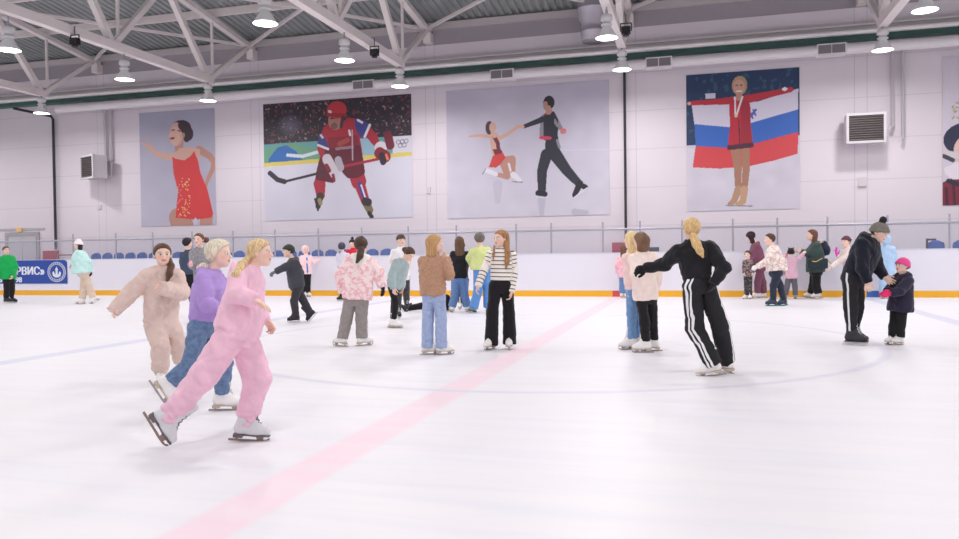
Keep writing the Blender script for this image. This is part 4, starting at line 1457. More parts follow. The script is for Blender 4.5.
    # ---------------- upper garment
    def garment(t, extra=0.0, name=None, sd_off=0):
        hem = W(t['hem']) if 'hem' in t else Pv - tu * 0.05 * s
        ta = unit(Nk - hem)
        gf = unit(tf - ta * (tf @ ta))
        gl = np.cross(ta, gf)
        dr_ = t.get('dr', 0.71)
        c_, s_ = math.cos(math.radians(ty)), math.sin(math.radians(ty))
        cv = 1 / math.sqrt(c_ * c_ + (dr_ * s_) ** 2)
        w4 = [x * mpp * cv * q + extra for x, q in zip(t['w'], (.92, .90, .90, .82))]
        nr = t.get('collar', 0.062) * s
        ts = (0, .06, .36, .70, .87, 1.0)
        hb_ = .95 if t.get('rib') else 1.0
        ws = (w4[0] * hb_, w4[0] * 1.05, w4[1], w4[2], w4[3], nr)
        ds = (w4[0] * dr_ * hb_, w4[0] * dr_ * 1.05, w4[1] * dr_, w4[2] * dr_, w4[2] * dr_ * 0.72, nr * 0.9)
        h0_ = hem + ta * .03 * s if t.get('rib') else hem
        fs = [loft(h0_, Nk + ta * 0.035 * s, ts, ws, ds, gl, gf, 2.3, off=t.get('off'))]
        ra = [x * mpp * q + extra for x, q in zip(t['arm'], (.80, .84, .90))]
        for sd in 'rl':
            p0, p1, p2 = A[sd]
            p0 = p0 - tu * 0.01 * s
            if t.get('sleeve', 'long') == 'none':
                continue
            if t.get('sleeve') == 'short':
                pm = p0 + (p1 - p0) * 0.72
                fs.append(cone(p0, pm, ra[0], ra[1], cap1=True))
                continue
            e2 = p2 + unit(p2 - p1) * t.get('cuff', 0.015)
            fs += [cone(p0, p1, ra[0], ra[1]), cone(p1, e2, ra[1], ra[2], cap1=True)]
            if t.get('rib'):
                fs.append(cone(e2 - unit(p2 - p1) * 0.05 * s, e2 + unit(p2 - p1) * 0.012, 0.036 * s, 0.034 * s, cap1=True))
        hood_parts = []
        if t.get('hood') == 'down':
            hk = t.get('hs', 1.0)
            c0, rr = Nk - tu * 0.012 * s + tu * (hk - 1) * .05 * s, 0.038 * s * hk
            ring = [c0 + tl * math.sin(a_) * 0.105 * s - tf * (math.cos(a_) * 0.075 * s + 0.008) + tu * (0.018 * s * math.cos(a_)) for a_ in np.linspace(-2.3, 2.3, 9)]
            for i in range(8):
                hood_parts.append(cone(ring[i], ring[i + 1], rr * (0.55 + 0.45 * math.cos((i - 3.5) / 4)), rr * (0.55 + 0.45 * math.cos((i - 2.5) / 4))))
            hood_parts.append(ell(c0 - tf * 0.095 * s - tu * 0.06 * s, np.array([0.085, 0.03 * hk, 0.075]) * s * hk, np.array([tl, tf, tu])))
        if not t.get('hood_mat'):
            fs += hood_parts
        j = join(fs, t.get('k', 0.026) * s)
        hood_up = None
        if t.get('hood') == 'up':
            he = ell(hw(0, -0.06, 0.06), np.array([0.46, 0.52, 0.56]) * hh, HB)
            op = ell(hw(0, 0.48, -0.02), np.array([0.30, 0.40, 0.40]) * hh, HB)
            hood_up = lambda P: smax(smax(he(P), -op(P), 0.03 * hh), -hd_main(P) - 0.002, 0.01)
        fn = fold_noise(seed + 1 + sd_off, t.get('fold', 0.006) * (1.15 if hc < .011 else 1.0) * s, 1.0 / s)
        hems = t.get('band')
        def gf_(P):
            d = j(P)
            if hood_up is not None:
                d = su(d, hood_up(P), 0.03)
            return d + fn(P)
        ext = [hem + gl * w4[0], hem - gl * w4[0], hem + gf * w4[0] * dr_, hem - gf * w4[0] * dr_]
        gp = np.array([Nk + tu * 0.1 * s, Nk - tf * 0.2 * s, Nk + tl * w4[3], Nk - tl * w4[3], Nk + tf * .1, *ext, *A['r'], *A['l']] + ([hw(0, 0, 0.65), hw(0, -0.6, 0)] if hood_up else []))
        V, F = surface(gf_, gp.min(0) - 0.11, gp.max(0) + 0.11, hc)
        if t.get('rib'):
            bw = w4[0] * .97
            bl_ = loft(hem - ta * .012 * s, hem + ta * .06 * s, (0, .5, 1), (bw * .97, bw, bw), (bw * dr_ * .97, bw * dr_, bw * dr_), gl, gf, 2.3)
            rbn = lambda P: bl_(P) + .0016 * np.sin(np.arctan2((P - A3(hem)) @ A3(gf), (P - A3(hem)) @ A3(gl)) * 46) + .4 * fn(P)
            Vb, Fb = surface(rbn, hem - bw - .05, hem + bw + .05, hc * .8)
            np_object('waistband', Vb, Fb, t['mat'] if t['mat'].name != 'striped knit' else t['mat'], root)
        # lengths along the garment, for knitted stripes
        al = (V - hem) @ ta
        best = np.full(len(V), 0.0)
        tor = fs[0](V.astype(np.float32))
        for sd in 'rl':
            p0, p1, p2 = A[sd]
            for x0, x1, o0 in ((p0, p1, 0), (p1, p2, float(np.linalg.norm(p1 - p0)))):
                L_ = np.linalg.norm(x1 - x0)
                tr_ = (V - x0) @ (x1 - x0) / L_ ** 2
                t_ = np.clip(tr_, 0, 1)
                dd = np.linalg.norm(V - x0 - t_[:, None] * (x1 - x0), axis=1) - ra[0]
                if o0 == 0:
                    t_ = np.minimum(tr_, 1)
                m = dd < np.minimum(tor - 0.01, 1e9)
                al = np.where(m & (dd < tor), o0 + t_ * L_, al)
        ob = np_object(name or t.get('name', 'jacket'), V, F, t['mat'], root, attrs={'along': al})
        if 'label' in t:
            ob['label'] = t['label']
        if t.get('hood_mat'):
            jh = join(hood_parts, .02)
            V, F = surface(lambda P: jh(P) - .012 * s + fn(P), Nk - .3 * s, Nk + .3 * s, hc)
            np_object('hood', V, F, t['hood_mat'], root)
        if t.get('zip'):
            zb = MB()
            z_pts = []
            for tt_ in np.linspace(0.03, 0.93, 14):
                o_ = hem + (Nk - hem) * tt_
                lo_, hi2 = 0.0, 0.5
                for _ in range(22):
                    mid = (lo_ + hi2) / 2
                    if gf_((o_ + gf * mid)[None].astype(np.float32))[0] < 0:
                        lo_ = mid
                    else:
                        hi2 = mid
                z_pts.append(o_ + gf * (lo_ + 0.002))
            zb.tube(z_pts, 0.006, 6)
            zb.build('zip', t['zip'], root)
        return ob
    if inner:
        garment(inner, 0.0, inner.get('name', 'shirt'), 40)
    if top:
        garment(top)
    # ---------------- trousers
    if pants:
        dr_ = pants.get('dr', 0.70)
        c_, s_ = math.cos(math.radians(py)), math.sin(math.radians(py))
        cv = 1 / math.sqrt(c_ * c_ + (dr_ * s_) ** 2)
        hw_ = pants['hip'] * mpp * cv * .88
        wst = Pv + tu * pants.get('rise', 0.10) * s
        crot = Pv - up3 * 0.085 * s
        ta = unit(wst - crot)
        gf = unit(pf - ta * (pf @ ta))
        gl = np.cross(ta, gf)
        fs = [loft(crot, wst, (0, .3, .6, 1), (hw_ * .8, hw_ * 1.0, hw_, hw_ * .86), (hw_ * dr_ * .8, hw_ * dr_ * 1.02, hw_ * dr_, hw_ * dr_ * .86), gl, gf, 2.3)]
        rl = [x * mpp * q for x, q in zip(pants['leg'], (.84, .87, .92))]
        hfr = pants.get('hf', 1.0)
        ends = []
        for sd in 'rl':
            h0, K, an = Lg[sd][:3]
            h0 = h0 + unit(Pv - h0) * (0.004)
            e2 = K + (an - K) * hfr
            ends.append((h0, K, e2, sd))
            fs += [cone(h0, K, rl[0], rl[1]), cone(K, e2, rl[1], rl[2], cap1=True)]
            if pants.get('rib'):
                fs.append(cone(e2 - unit(an - K) * 0.02, e2 + unit(an - K) * 0.045 * s, rl[2] * 0.80, rl[2] * 0.74, cap1=True))
        j2 = join(fs, 0.018 * s)
        fn2 = fold_noise(seed + 3, pants.get('fold', 0.006) * (1.2 if hc < .011 else 1.0) * s, 1.0 / s, (15, 15, 3.5))
        bun = pants.get('bunch', 0.0)
        def pf_(P):
            d = j2(P) + fn2(P)
            if bun:
                for h0, K, e2, sd in ends:
                    L_ = float(np.linalg.norm(e2 - K))
                    t_ = np.clip((P - A3(K)) @ A3((e2 - K) / L_ ** 2), 0, 1)
                    dd = np.sqrt((((P - A3(K)) - t_[:, None] * A3(e2 - K)) ** 2).sum(1))
                    m = np.clip((t_ - 0.55) * 2.4, 0, 1) * (dd < rl[0] * 1.6)
                    d = d + bun * s * m * np.sin(t_ * 2 * PI * 5.5 + 2.2 * np.sin(P[:, 0] * 17 + P[:, 1] * 13))
            return d
        gp = np.array([wst, crot, wst + gl * hw_, wst - gl * hw_, wst + gf * hw_, wst - gf * hw_] + [p for e_ in ends for p in e_[:3]])
        V, F = surface(pf_, gp.min(0) - rl[0] - 0.05, gp.max(0) + max(rl) + 0.05, hc)
        seam = np.full(len(V), 9.0)
        bd = np.full(len(V), 9.0)
        for h0, K, e2, sd in ends:
            for x0, x1 in ((h0 + (h0 - K) * 0.35, K), (K, e2)):
                L_ = np.linalg.norm(x1 - x0)
                t_ = np.clip((V - x0) @ (x1 - x0) / L_ ** 2, 0, 1)
                qv = V - x0 - t_[:, None] * (x1 - x0)
                dd = np.linalg.norm(qv, axis=1)
                a_ = unit(x1 - x0)
                o_ = pl * (1 if sd == 'l' else -1)
                o_ = unit(o_ - a_ * (o_ @ a_))
                f_ = np.cross(o_, a_) * (1 if sd == 'l' else -1)
                ang = np.arctan2(qv @ f_, qv @ o_)
                m = dd < bd
                seam = np.where(m, ang * dd, seam)
                bd = np.where(m, dd, bd)
        ob = np_object(pants.get('name', 'trousers'), V, F, pants['mat'], root, attrs={'seam': seam})
        if 'label' in pants:
            ob['label'] = pants['label']
    # ---------------- gloves and skates
    for sd in 'rl':
        if gloves and gloves.get(sd):
            c0, hl_ = HAND[sd][1], HAND[sd][2]
            gfn = HAND[sd][0]
            cf = cone(A[sd][2] - HAND[sd][3] * 0.03 * s, A[sd][2] + HAND[sd][3] * 0.03 * s, 0.036 * s, 0.032 * s, True)
            V, F = surface(lambda P: su(gfn(P) - 0.006, cf(P), 0.01), c0 - hl_ * 0.95, c0 + hl_ * 0.95, max(hb, 0.007))
            np_object('glove', V, F, gloves[sd], root)
        an, fd, zz = Lg[sd][2:]
        kind = skates if isinstance(skates, str) else skates[sd]
        if kind:
            xx = unit(np.cross(fd, zz))
            ks = s * 1.02
            mt = Matrix(((xx[0], fd[0], zz[0]), (xx[1], fd[1], zz[1]), (xx[2], fd[2], zz[2]))).to_4x4()
            mt = Matrix.Translation(Vector(an)) @ mt @ Matrix.Scale(ks, 4)
            skate(kind, root, mt)
    return root, W, dict(G=G, mpp=mpp, v=v, rt=rt, s=s, Nk=Nk, Pv=Pv, tl=tl, tf=tf, tu=tu, A=A)
# ------------------------------------------------------------------ people: who stands where (measured on the ice, metres follow from depth)
BLACK, NAVY = cloth('black jersey', (33, 32, 37)), cloth('navy fleece', (25, 27, 42))
BLACKT = cloth('black trousers', (31, 30, 34))
def flat(n, c, **k):
    return cloth(n, c, **k)
PE = {}
def add(key, *a, **k):
    if ONLY and key not in ONLY:
        return
    PE[key] = person(*a, **k)

add('pink', (248, 442.5), 'girl in a pale pink tracksuit gliding to the right, nearest skater on the ice', (260, 253.5, 29), (249.5, 270.5), (236, 333),
    {'r': ((237, 295, -.17), (252, 299, -.24)), 'l': ((254, 304, .16), (264.5, 319, .10))},
    {'r': ((204, 375, -.07), (170, 415, -.02), 88, 62), 'l': ((258, 378, .06), (246, None, .05), 80)},
    ty=68, hy=74, H=1.5, top=dict(mat=flat('pink jersey', (243, 196, 216)), name='sweatshirt', hem=(237, 337), w=(22.5, 22, 18.5, 14), dr=.72, arm=(10.5, 9.5, 6.5), hood='down', fold=.009, rib=True),
    pants=dict(mat=flat('pink jersey', (243, 196, 216)), name='sweatpants', hip=19.5, leg=(17, 14.8, 10.5), rib=True, bunch=.005, fold=.009, hf=.93),
    hair=dict(col=(222, 192, 148), tails=[[(247.5, 259, -.02, 3), (242, 265, -.08, 4.2), (236, 275, -.15, 4.2), (230.5, 288, -.16, 1.4)]]),
    hands={'r': dict(to=(266, 305, -.25), palm=(-.3, 1, 0), curl=.30, spread=.4, size=.95), 'l': dict(to=(273, 329, .10), curl=.65, palm=(-.4, .6, -.6), size=.9)}, skates='silver')
add('purple', (222, 412), 'platinum blonde child in a lilac hoodie and blue jeans skating beside the pink tracksuit', (219.5, 255, 28), (213, 273.5), (203, 327),
    {'r': ((207, 304, -.18), (219, 309, -.16)), 'l': ((222, 300, .18), (230, 304, .15))},
    {'r': ((192, 363, -.05), (171, 382, 0), 88, 60), 'l': ((224, 362, .05), (222, None, .06), 80)},
    ty=62, hy=66, H=1.48, top=dict(mat=flat('lilac fleece', (178, 148, 214)), name='hoodie', hem=(202, 327), w=(13, 17, 17, 13), arm=(9.5, 8, 5.5), hood='down', fold=.007, rib=True),
    pants=dict(mat=flat('blue denim', (104, 128, 164), var=.24, scale=30), name='jeans', hip=14.5, leg=(11.5, 9.5, 7.8), fold=.006, hf=.95),
    hair=dict(col=(233, 217, 196), vol=.10, low=-.30, line=.05, buns=[(203.5, 267, 0, 4.5), (199.5, 270, 0, 3)], rip=.02), skates='white')
add('beige', (160, 385), 'girl in a loose beige tracksuit facing the camera with one arm held out', (162.5, 255.5, 24), (163, 270), (162, 325),
    {'r': ((134.5, 289, -.02), (119.5, 305, -.06)), 'l': ((182, 292, .0), (167, 289, -.24))},
    {'r': ((160.5, 346, -.12), (160.5, None, 0), 5), 'l': ((176, 341, .05), (181, 360, .35), 5, 25)},
    ty=14, hy=8, H=1.46, top=dict(mat=flat('beige jersey', (222, 197, 188)), name='sweatshirt', hem=(161, 326), w=(16, 17.5, 17, 14.5), arm=(9.5, 8.8, 6.8), hood='down', fold=.009, cuff=.085),
    pants=dict(mat=flat('beige jersey', (222, 197, 188)), name='sweatpants', hip=15.5, leg=(11.5, 9.8, 8), bunch=.005, rib=True, fold=.008, hf=.92),
    hair=dict(col=(98, 68, 54), tails=[[(169, 259, .08, 2.5), (171, 266, -.03, 3.2), (169.5, 274, -.13, 3), (167, 281, -.16, 1.5)]]), skates='white')
add('striped', (500, 349), 'long haired girl in a cream striped sweater and black wide trousers', (501, 239.3, 18.5), (501.5, 250), (501, 286),
    {'r': ((484, 270, -.03), (478.5, 285, -.12)), 'l': ((514, 272, .02), (511.5, 291, -.06))},
    {'r': ((492.5, 313, -.03), (491.5, None, -.03), -30), 'l': ((509, 313, .03), (509.5, None, .02), -5)},
    ty=-8, hy=-52, H=1.53, top=dict(mat=banded('striped knit', (245, 238, 230), (70, 64, 66), 'along', .052, .24), name='sweater', hem=(501, 281), w=(10.5, 11.8, 11.8, 11.2), arm=(5.6, 4.6, 3.7), fold=.004, collar=.055),
    pants=dict(mat=BLACKT, hip=11.5, leg=(7.6, 6.8, 7.2), hf=1.22, fold=.006),
    hair=dict(col=(166, 122, 84), long=267, w=.37, d=.24, tails=[[(494.5, 246, -.10, 1.1), (493.5, 254, -.13, 1.2), (493, 261, -.14, .6)], [(505.5, 240, -.02, 2), (507.5, 252, -.09, 2.7), (507, 262, -.13, 2.3), (506, 268, -.13, .8)]]), skates='white')
add('brown', (434, 355), 'blonde in a brown jacket and light blue jeans holding hands to her face', (435, 244.2, 19.5), (433, 255.5), (434, 296),
    {'r': ((449, 275, -.06), (447, 260, .06)), 'l': ((424, 277, .12), (437, 263, .24))},
    {'r': ((441, 321, -.02), (441.5, None, 0), 105), 'l': ((428, 321, .03), (427.5, None, .05), 105)},
    ty=152, hy=112, H=1.48, top=dict(mat=flat('brown wool', (181, 141, 116), var=.14, scale=40), name='jacket', hem=(432.5, 295), w=(13, 14, 13.5, 12), arm=(6.4, 6, 4.6), fold=.009),
    pants=dict(mat=flat('light denim', (162, 178, 214), var=.12, scale=26), name='jeans', hip=11.5, leg=(7.4, 6.5, 6.1), hf=1.14, fold=.005),
    hair=dict(col=(190, 148, 102), long=257, w=.44, d=.26), hands={'r': dict(to=(445.5, 251, .1), curl=.5)}, skates='white')
add('camo', (354, 346), 'girl seen from behind in a pink blotched jacket and wide grey trousers', (361, 246, 19), (360.5, 257), (356, 300),
    {'r': ((379, 274, .0), (382.3, 286, -.03)), 'l': ((341, 275, .05), (343, 291, .2))},
    {'r': ((361.5, 320, .0), (362, None, 0), 115), 'l': ((346.5, 319, .05), (343, None, 0), -130)},
    ty=176, hy=168, H=1.51, top=dict(mat=patches('pink tie dye', [(253, 240, 237), (251, 228, 228), (240, 178, 190), (252, 232, 228)], 13, (.46, .59, .67)), name='jacket', hem=(357, 299), w=(15.5, 16, 15.5, 14), arm=(7.4, 7, 5.2), hood='down', hood_mat=cloth('cream fleece', (250, 242, 238)), fold=.008),
    pants=dict(mat=flat('grey corduroy', (152, 144, 142), var=.12, scale=20), hip=13.5, leg=(8.2, 6.6, 6), hf=1.12, fold=.007),
    hair=dict(col=(76, 58, 49), tails=[[(361, 250, -.13, 3.6), (360, 256, -.19, 3.2), (357, 262, -.21, 1.6)]]), gloves={'r': BLACK, 'l': BLACK}, skates='white')
add('bent', (396, 328), 'child in a grey green jacket and black tights bending forward over the ice', (409, 254.5, 14.5), (402, 260.5), (394, 286),
    {'r': ((391.5, 276, -.17), (393.5, 288, -.2)), 'l': ((403.5, 275, .1), (402, 287, .04))},
    {'r': ((395.5, 302, -.05), (394, None, -.03), 75), 'l': ((394.5, 301, .1), (393, None, .15), 78)},
    ty=52, hy=48, hp=-42, H=1.45, top=dict(mat=flat('sage nylon', (160, 178, 180)), name='jacket', hem=(393.5, 288), w=(8, 9, 8.8, 7.8), arm=(4.6, 4, 3.2), fold=.009),
    pants=dict(mat=BLACKT, name='tights', hip=7, leg=(5, 4, 3.4), fold=.003, hf=.92), hair=dict(col=(86, 60, 48), buns=[(404.5, 249.5, .02, 2.6)]), skates='white')
add('boy', (400, 318), 'boy in a white t-shirt standing behind the bending child', (401, 240.7, 12.8), (401, 248.3), (402, 277),
    {'r': ((391.5, 262, 0), (393, 272, -.12)), 'l': ((410, 262, .05), (407, 273, -.12))},
    {'r': ((398.5, 293, 0), (397.5, None, 0), 20), 'l': ((406, 288, .05), (406.5, 299.5, .4), 10, 40)},
    ty=18, hy=22, H=1.62, top=dict(mat=flat('white cotton', (238, 234, 238)), name='shirt', sleeve='short', hem=(402, 280), w=(8, 8.4, 8.6, 8.2), arm=(4, 3.8, 3), fold=.006),
    pants=dict(mat=flat('dark grey twill', (62, 60, 68)), hip=7.8, leg=(5.2, 4.2, 3.4)), hair=dict(col=(84, 64, 54), low=-.22, fringe=True), skates='hockey')
add('sitting', (436, 313), 'person in black sitting on the ice with one leg stretched out behind the brown jacket', (434.5, 280, 11.5), (435, 287.5), (438, 307),
    {'l': ((428.5, 297, -.1), (429, 305, -.12)), 'r': ((441.5, 297, .12), (443, 305, .12))},
    {'l': ((421.5, 306, -.06), (407, 308.5, -.08), -95, -55), 'r': ((446.5, 298, .02), (446.8, 308, .12), -60)},
    ty=-60, dY=.6, H=1.35, top=dict(mat=BLACK, hem=(437.5, 307), w=(8, 8, 8, 7.5), arm=(3.8, 3.4, 2.8)), pants=dict(mat=BLACKT, hip=8, leg=(4.8, 4, 3), hf=.95), hair=dict(col=(50, 40, 40)), skates='black')
add('vest', (459.5, 312), 'brown haired girl seen from behind in a black top and blue jeans', (459.5, 243.2, 13.2), (460, 251), (459.5, 279),
    {'l': ((450.5, 263, .06), (453, 257, .25)), 'r': ((469, 263, .06), (466, 257, .25))},
    {'l': ((455, 295, 0), (452.5, None, 0), -165), 'r': ((464.5, 295, 0), (467, None, 0), 160)},
    ty=182, H=1.62, top=dict(mat=BLACK, name='sweater', hem=(459.5, 278.5), w=(8.4, 8.4, 8.8, 8.4), arm=(4, 3.6, 2.8)),
    pants=dict(mat=flat('mid denim', (104, 134, 182), var=.16, scale=26), name='jeans', hip=8.6, leg=(5.5, 4.6, 4.2), hf=1.12), hair=dict(col=(104, 78, 64), long=256.5, w=.40, d=.25), skates='white')
add('hidden', (463.5, 309), 'skater in dark trousers mostly hidden behind the girl in a black top', (461.5, 247, 10.5), (462, 253), (463, 280),
    {'r': ((457, 264, 0), (458, 274, -.1)), 'l': ((467, 264, 0), (466, 274, -.1))},
    {'r': ((461, 294, 0), (460.3, None, 0), -10), 'l': ((465, 294, 0), (465.7, None, 0), 10)},
    ty=0, H=1.45, top=dict(mat=flat('plum cotton', (52, 44, 60)), hem=(463, 281), w=(5.5, 5.5, 6, 5.8), arm=(2.8, 2.6, 2)), pants=dict(mat=flat('plum cotton', (52, 44, 60)), hip=5.6, leg=(3.4, 3, 2.6)), hair=dict(col=(60, 46, 44)), skates='white')
add('lime', (481, 313), 'skater seen from behind in a lime green pullover and bright blue jeans', (479.3, 239.5, 14), (480, 247.8), (482, 271),
    {'l': ((469.8, 258, .05), (473.5, 267, .18)), 'r': ((490.5, 258, .05), (488, 267, .2))},
    {'l': ((478, 291, 0), (474, None, 0), -150), 'r': ((487.5, 290, .1), (488, None, .1), 170)},
    ty=198, H=1.66, top=dict(mat=flat('lime knit', (208, 216, 148)), name='sweater', hem=(480, 269.5), w=(10, 10, 10.3, 9.8), arm=(5, 4.6, 3.6)),
    pants=dict(mat=flat('bright denim', (96, 146, 208), var=.12, scale=24), name='jeans', hip=9, leg=(6, 5, 4.8), hf=1.12), hair=dict(col=(112, 104, 98), low=-.42, vol=.06), skates='grey')
add('beanie', (298, 322), 'child in a dark jacket and olive beanie skating left with one arm out', (288.3, 251.5, 13), (292.5, 259.5), (297, 286),
    {'l': ((284.5, 267.5, -.12), (276, 271.5, -.14)), 'r': ((300, 272, .16), (297, 281, .1))},
    {'l': ((294, 301, -.04), (296, None, -.04), -85), 'r': ((303, 300, .05), (309.5, 311.5, .08), -88, 48)},
    ty=-72, hy=-78, H=1.48, top=dict(mat=flat('charcoal nylon', (68, 68, 76)), hem=(297, 287), w=(8.2, 8.6, 8.4, 7.2), dr=.74, arm=(5, 4.5, 3.4), hood='down'),
    pants=dict(mat=flat('graphite nylon', (60, 58, 64)), hip=7.8, leg=(5.4, 4.4, 3.8)), hair=dict(col=(70, 54, 46), low=-.2), hat=dict(mat=flat('olive knit', (58, 64, 54)), name='beanie', z0=.06), gloves={'l': flat('grey glove', (105, 112, 116)), 'r': flat('grey glove', (105, 112, 116))}, skates='black')
add('pinkhood', (306.5, 295), 'child in a pink hooded jacket holding on to the boards with one arm', (305.4, 250.2, 8.4), (306, 255.3), (306.5, 273),
    {'r': ((300.5, 264, 0), (300.8, 272, -.05)), 'l': ((312.5, 263, .1), (318.5, 259.8, .25))},
    {'r': ((305, 283, 0), (305, None, 0), 10), 'l': ((308.3, 283, 0), (308.3, None, 0), 30)},
    ty=14, H=1.42, top=dict(mat=flat('blush nylon', (246, 212, 218)), hem=(306, 274), w=(5.8, 5.8, 5.8, 5.4), arm=(2.7, 2.5, 2.1), hood='up'),
    inner=dict(mat=flat('cobalt cotton', (92, 124, 196)), name='shirt', hem=(306.5, 273), w=(2.6, 2.6, 2.6, 2.2), dr=1.75, arm=(1, 1, 1), sleeve='none', fold=.001),
    pants=dict(mat=BLACKT, hip=5, leg=(3.2, 2.7, 2.4)), skates='white')
add('helmet', (343.5, 301), 'child in a dark helmet and pale grey top partly behind the pink blotched jacket', (341.8, 247.5, 9), (343, 253), (344, 273),
    {'l': ((338.8, 260.5, .02), (339, 266.5, -.02)), 'r': ((349, 260.5, .1), (348, 267, .1))},
    {'l': ((343, 286, 0), (342.2, None, 0), -120), 'r': ((347, 286, 0), (348, None, 0), 170)},
    ty=168, H=1.5, top=dict(mat=flat('pale grey nylon', (206, 203, 220)), hem=(344, 273), w=(5.6, 5.6, 5.6, 5.2), arm=(2.8, 2.6, 2.1)), pants=dict(mat=BLACKT, hip=5.2, leg=(3.4, 2.8, 2.5)),
    hat=dict(mat=plain('dark helmet', (48, 52, 70), .35), name='helmet', inf=.11, z0=-.16, slope=.35, rim=False), gloves={'l': BLACK, 'r': BLACK}, skates='black')
add('red', (354, 299.5), 'person in a red jacket and black bobble hat behind the pink blotched jacket', (352.2, 243.6, 8.2), (353.3, 249), (354, 273),
    {'r': ((347.5, 259, .05), (348, 268, .05)), 'l': ((360, 259, .05), (360.5, 268, .05))},
    {'r': ((352, 286, 0), (351.5, None, 0), 0), 'l': ((356.5, 286, 0), (357, None, 0), 0)},
    ty=0, hy=-20, H=1.6, top=dict(mat=flat('scarlet nylon', (214, 40, 66)), hem=(354, 273), w=(6.2, 6.2, 6.4, 6), arm=(2.8, 2.6, 2.1)), pants=dict(mat=BLACKT, hip=5.8, leg=(3.6, 3, 2.6)),
    hair=dict(col=(56, 44, 44)), hat=dict(mat=flat('black knit', (44, 40, 46)), name='hat', pom=flat('black knit', (44, 40, 46)), pomr=.17), skates='black')
add('puffer', (193, 317), 'skater with black hair in a dark blue padded jacket seen past the grey coat', (187.7, 243.5, 11), (188.5, 251), (190.5, 277),
    {'l': ((182.3, 262, .0), (184, 272, .05)), 'r': ((196, 262, .1), (195, 272, .1))},
    {'l': ((191.5, 297, 0), (196.5, None, 0), 160), 'r': ((195.5, 297, .1), (200, None, .1), 160)},
    ty=152, hy=120, H=1.58, top=dict(mat=flat('dark blue padding', (70, 80, 102)), hem=(189.5, 274), w=(6.6, 6.8, 7, 6.5), arm=(3.6, 3.3, 2.7)), pants=dict(mat=BLACKT, hip=6.3, leg=(4.3, 3.7, 3.2)), hair=dict(col=(36, 34, 42), vol=.08), skates='black')
add('greycoat', (202, 322), 'woman in a grey coat with brown hair and pink mittens behind the lilac hoodie', (198.8, 240, 13.5), (201, 249.5), (202, 281),
    {'r': ((193.3, 266, -.06), (191, 265, -.24)), 'l': ((211, 267, .0), (203, 268, -.24))},
    {'r': ((200, 301, 0), (199, None, 0), 0), 'l': ((205, 301, 0), (206, None, 0), 10)},
    ty=-6, hy=-28, H=1.66, top=dict(mat=patches('grey tweed', [(108, 108, 116), (136, 136, 142), (156, 154, 158)], 40, (.42, .56)), name='coat', hem=(202.5, 293), w=(8.6, 8.8, 9, 8.6), arm=(4.6, 4.3, 3.6), hood='down'),
    pants=dict(mat=BLACKT, hip=7, leg=(4.4, 3.8, 3.3)), hair=dict(col=(108, 72, 58), buns=[(206, 240, .1, 3)]), gloves={'r': flat('pink knit mitten', (240, 172, 186)), 'l': flat('pink knit mitten', (240, 172, 186))}, skates='white')
add('green', (8.5, 303), 'person in a bright green jacket and black trousers skating past the blue banner', (6, 250.7, 8.6), (7.2, 256.3), (8.8, 279),
    {'r': ((0, 267, .0), (-2, 275, -.1)), 'l': ((15, 267, .0), (12.5, 275.5, -.15))},
    {'r': ((7, 289.5, 0), (6.5, None, 0), 65), 'l': ((11.8, 289.5, .05), (11, None, .1), 65)},
    ty=35, hy=25, H=1.62, top=dict(mat=flat('bright green nylon', (24, 168, 84)), hem=(8, 279), w=(7.6, 8, 7.8, 6.8), arm=(3.6, 3.4, 2.8), hood='down'), pants=dict(mat=BLACKT, hip=6, leg=(3.7, 3.2, 2.8)), hair=dict(col=(96, 74, 62), low=-.22), skates='hockey')
add('mint', (86, 304), 'woman in a mint green jacket, white bucket hat and beige trousers', (78, 245.2, 9), (79.3, 250.8), (84.5, 273),
    {'r': ((75.5, 259.5, .1), (72, 264, .1)), 'l': ((88.5, 262, -.14), (90.3, 271, -.12))},
    {'r': ((83.8, 285.5, .05), (82.3, None, .05), -80), 'l': ((88.3, 285, -.05), (93.3, 297, -.05), -90, 33)},
    ty=-92, hy=-100, H=1.7, top=dict(mat=flat('mint nylon', (194, 230, 228)), hem=(82, 273), w=(9.5, 9.5, 8.5, 7), dr=.85, arm=(4, 3.8, 3.2)), pants=dict(mat=flat('sand cotton', (219, 197, 180)), hip=7, leg=(4.6, 3.9, 3.3)),
    hair=dict(col=(44, 38, 40), long=254, w=.38), hat=dict(mat=flat('white felt', (232, 224, 228)), name='hat', inf=.10, z0=.08, slope=.1, tall=.16), gloves={'l': BLACK}, skates='white')
add('coral', (623.5, 296), 'small girl in a pink and orange jacket standing at the boards', (625, 250, 10), (623.8, 256.3), (624, 276),
    {'l': ((617, 266, .0), (617.5, 272, .12)), 'r': ((630, 266, .0), (629.5, 274, .05))},
    {'l': ((622, 286, 0), (621.6, None, 0), 175), 'r': ((626, 286, 0), (626.3, None, 0), 150)},
    ty=150, hy=120, H=1.42, top=dict(mat=patches('coral print', [(246, 198, 186), (244, 170, 150), (238, 196, 214), (220, 170, 220)], 9, (.42, .54, .64)), hem=(623.5, 277.5), w=(6.2, 6.4, 6.3, 6), arm=(3, 2.8, 2.2)),
    pants=dict(mat=flat('mid denim', (104, 134, 182)), name='jeans', hip=5.4, leg=(3.4, 3, 2.7)), hair=dict(col=(112, 78, 62), long=258, w=.40), skates='white')
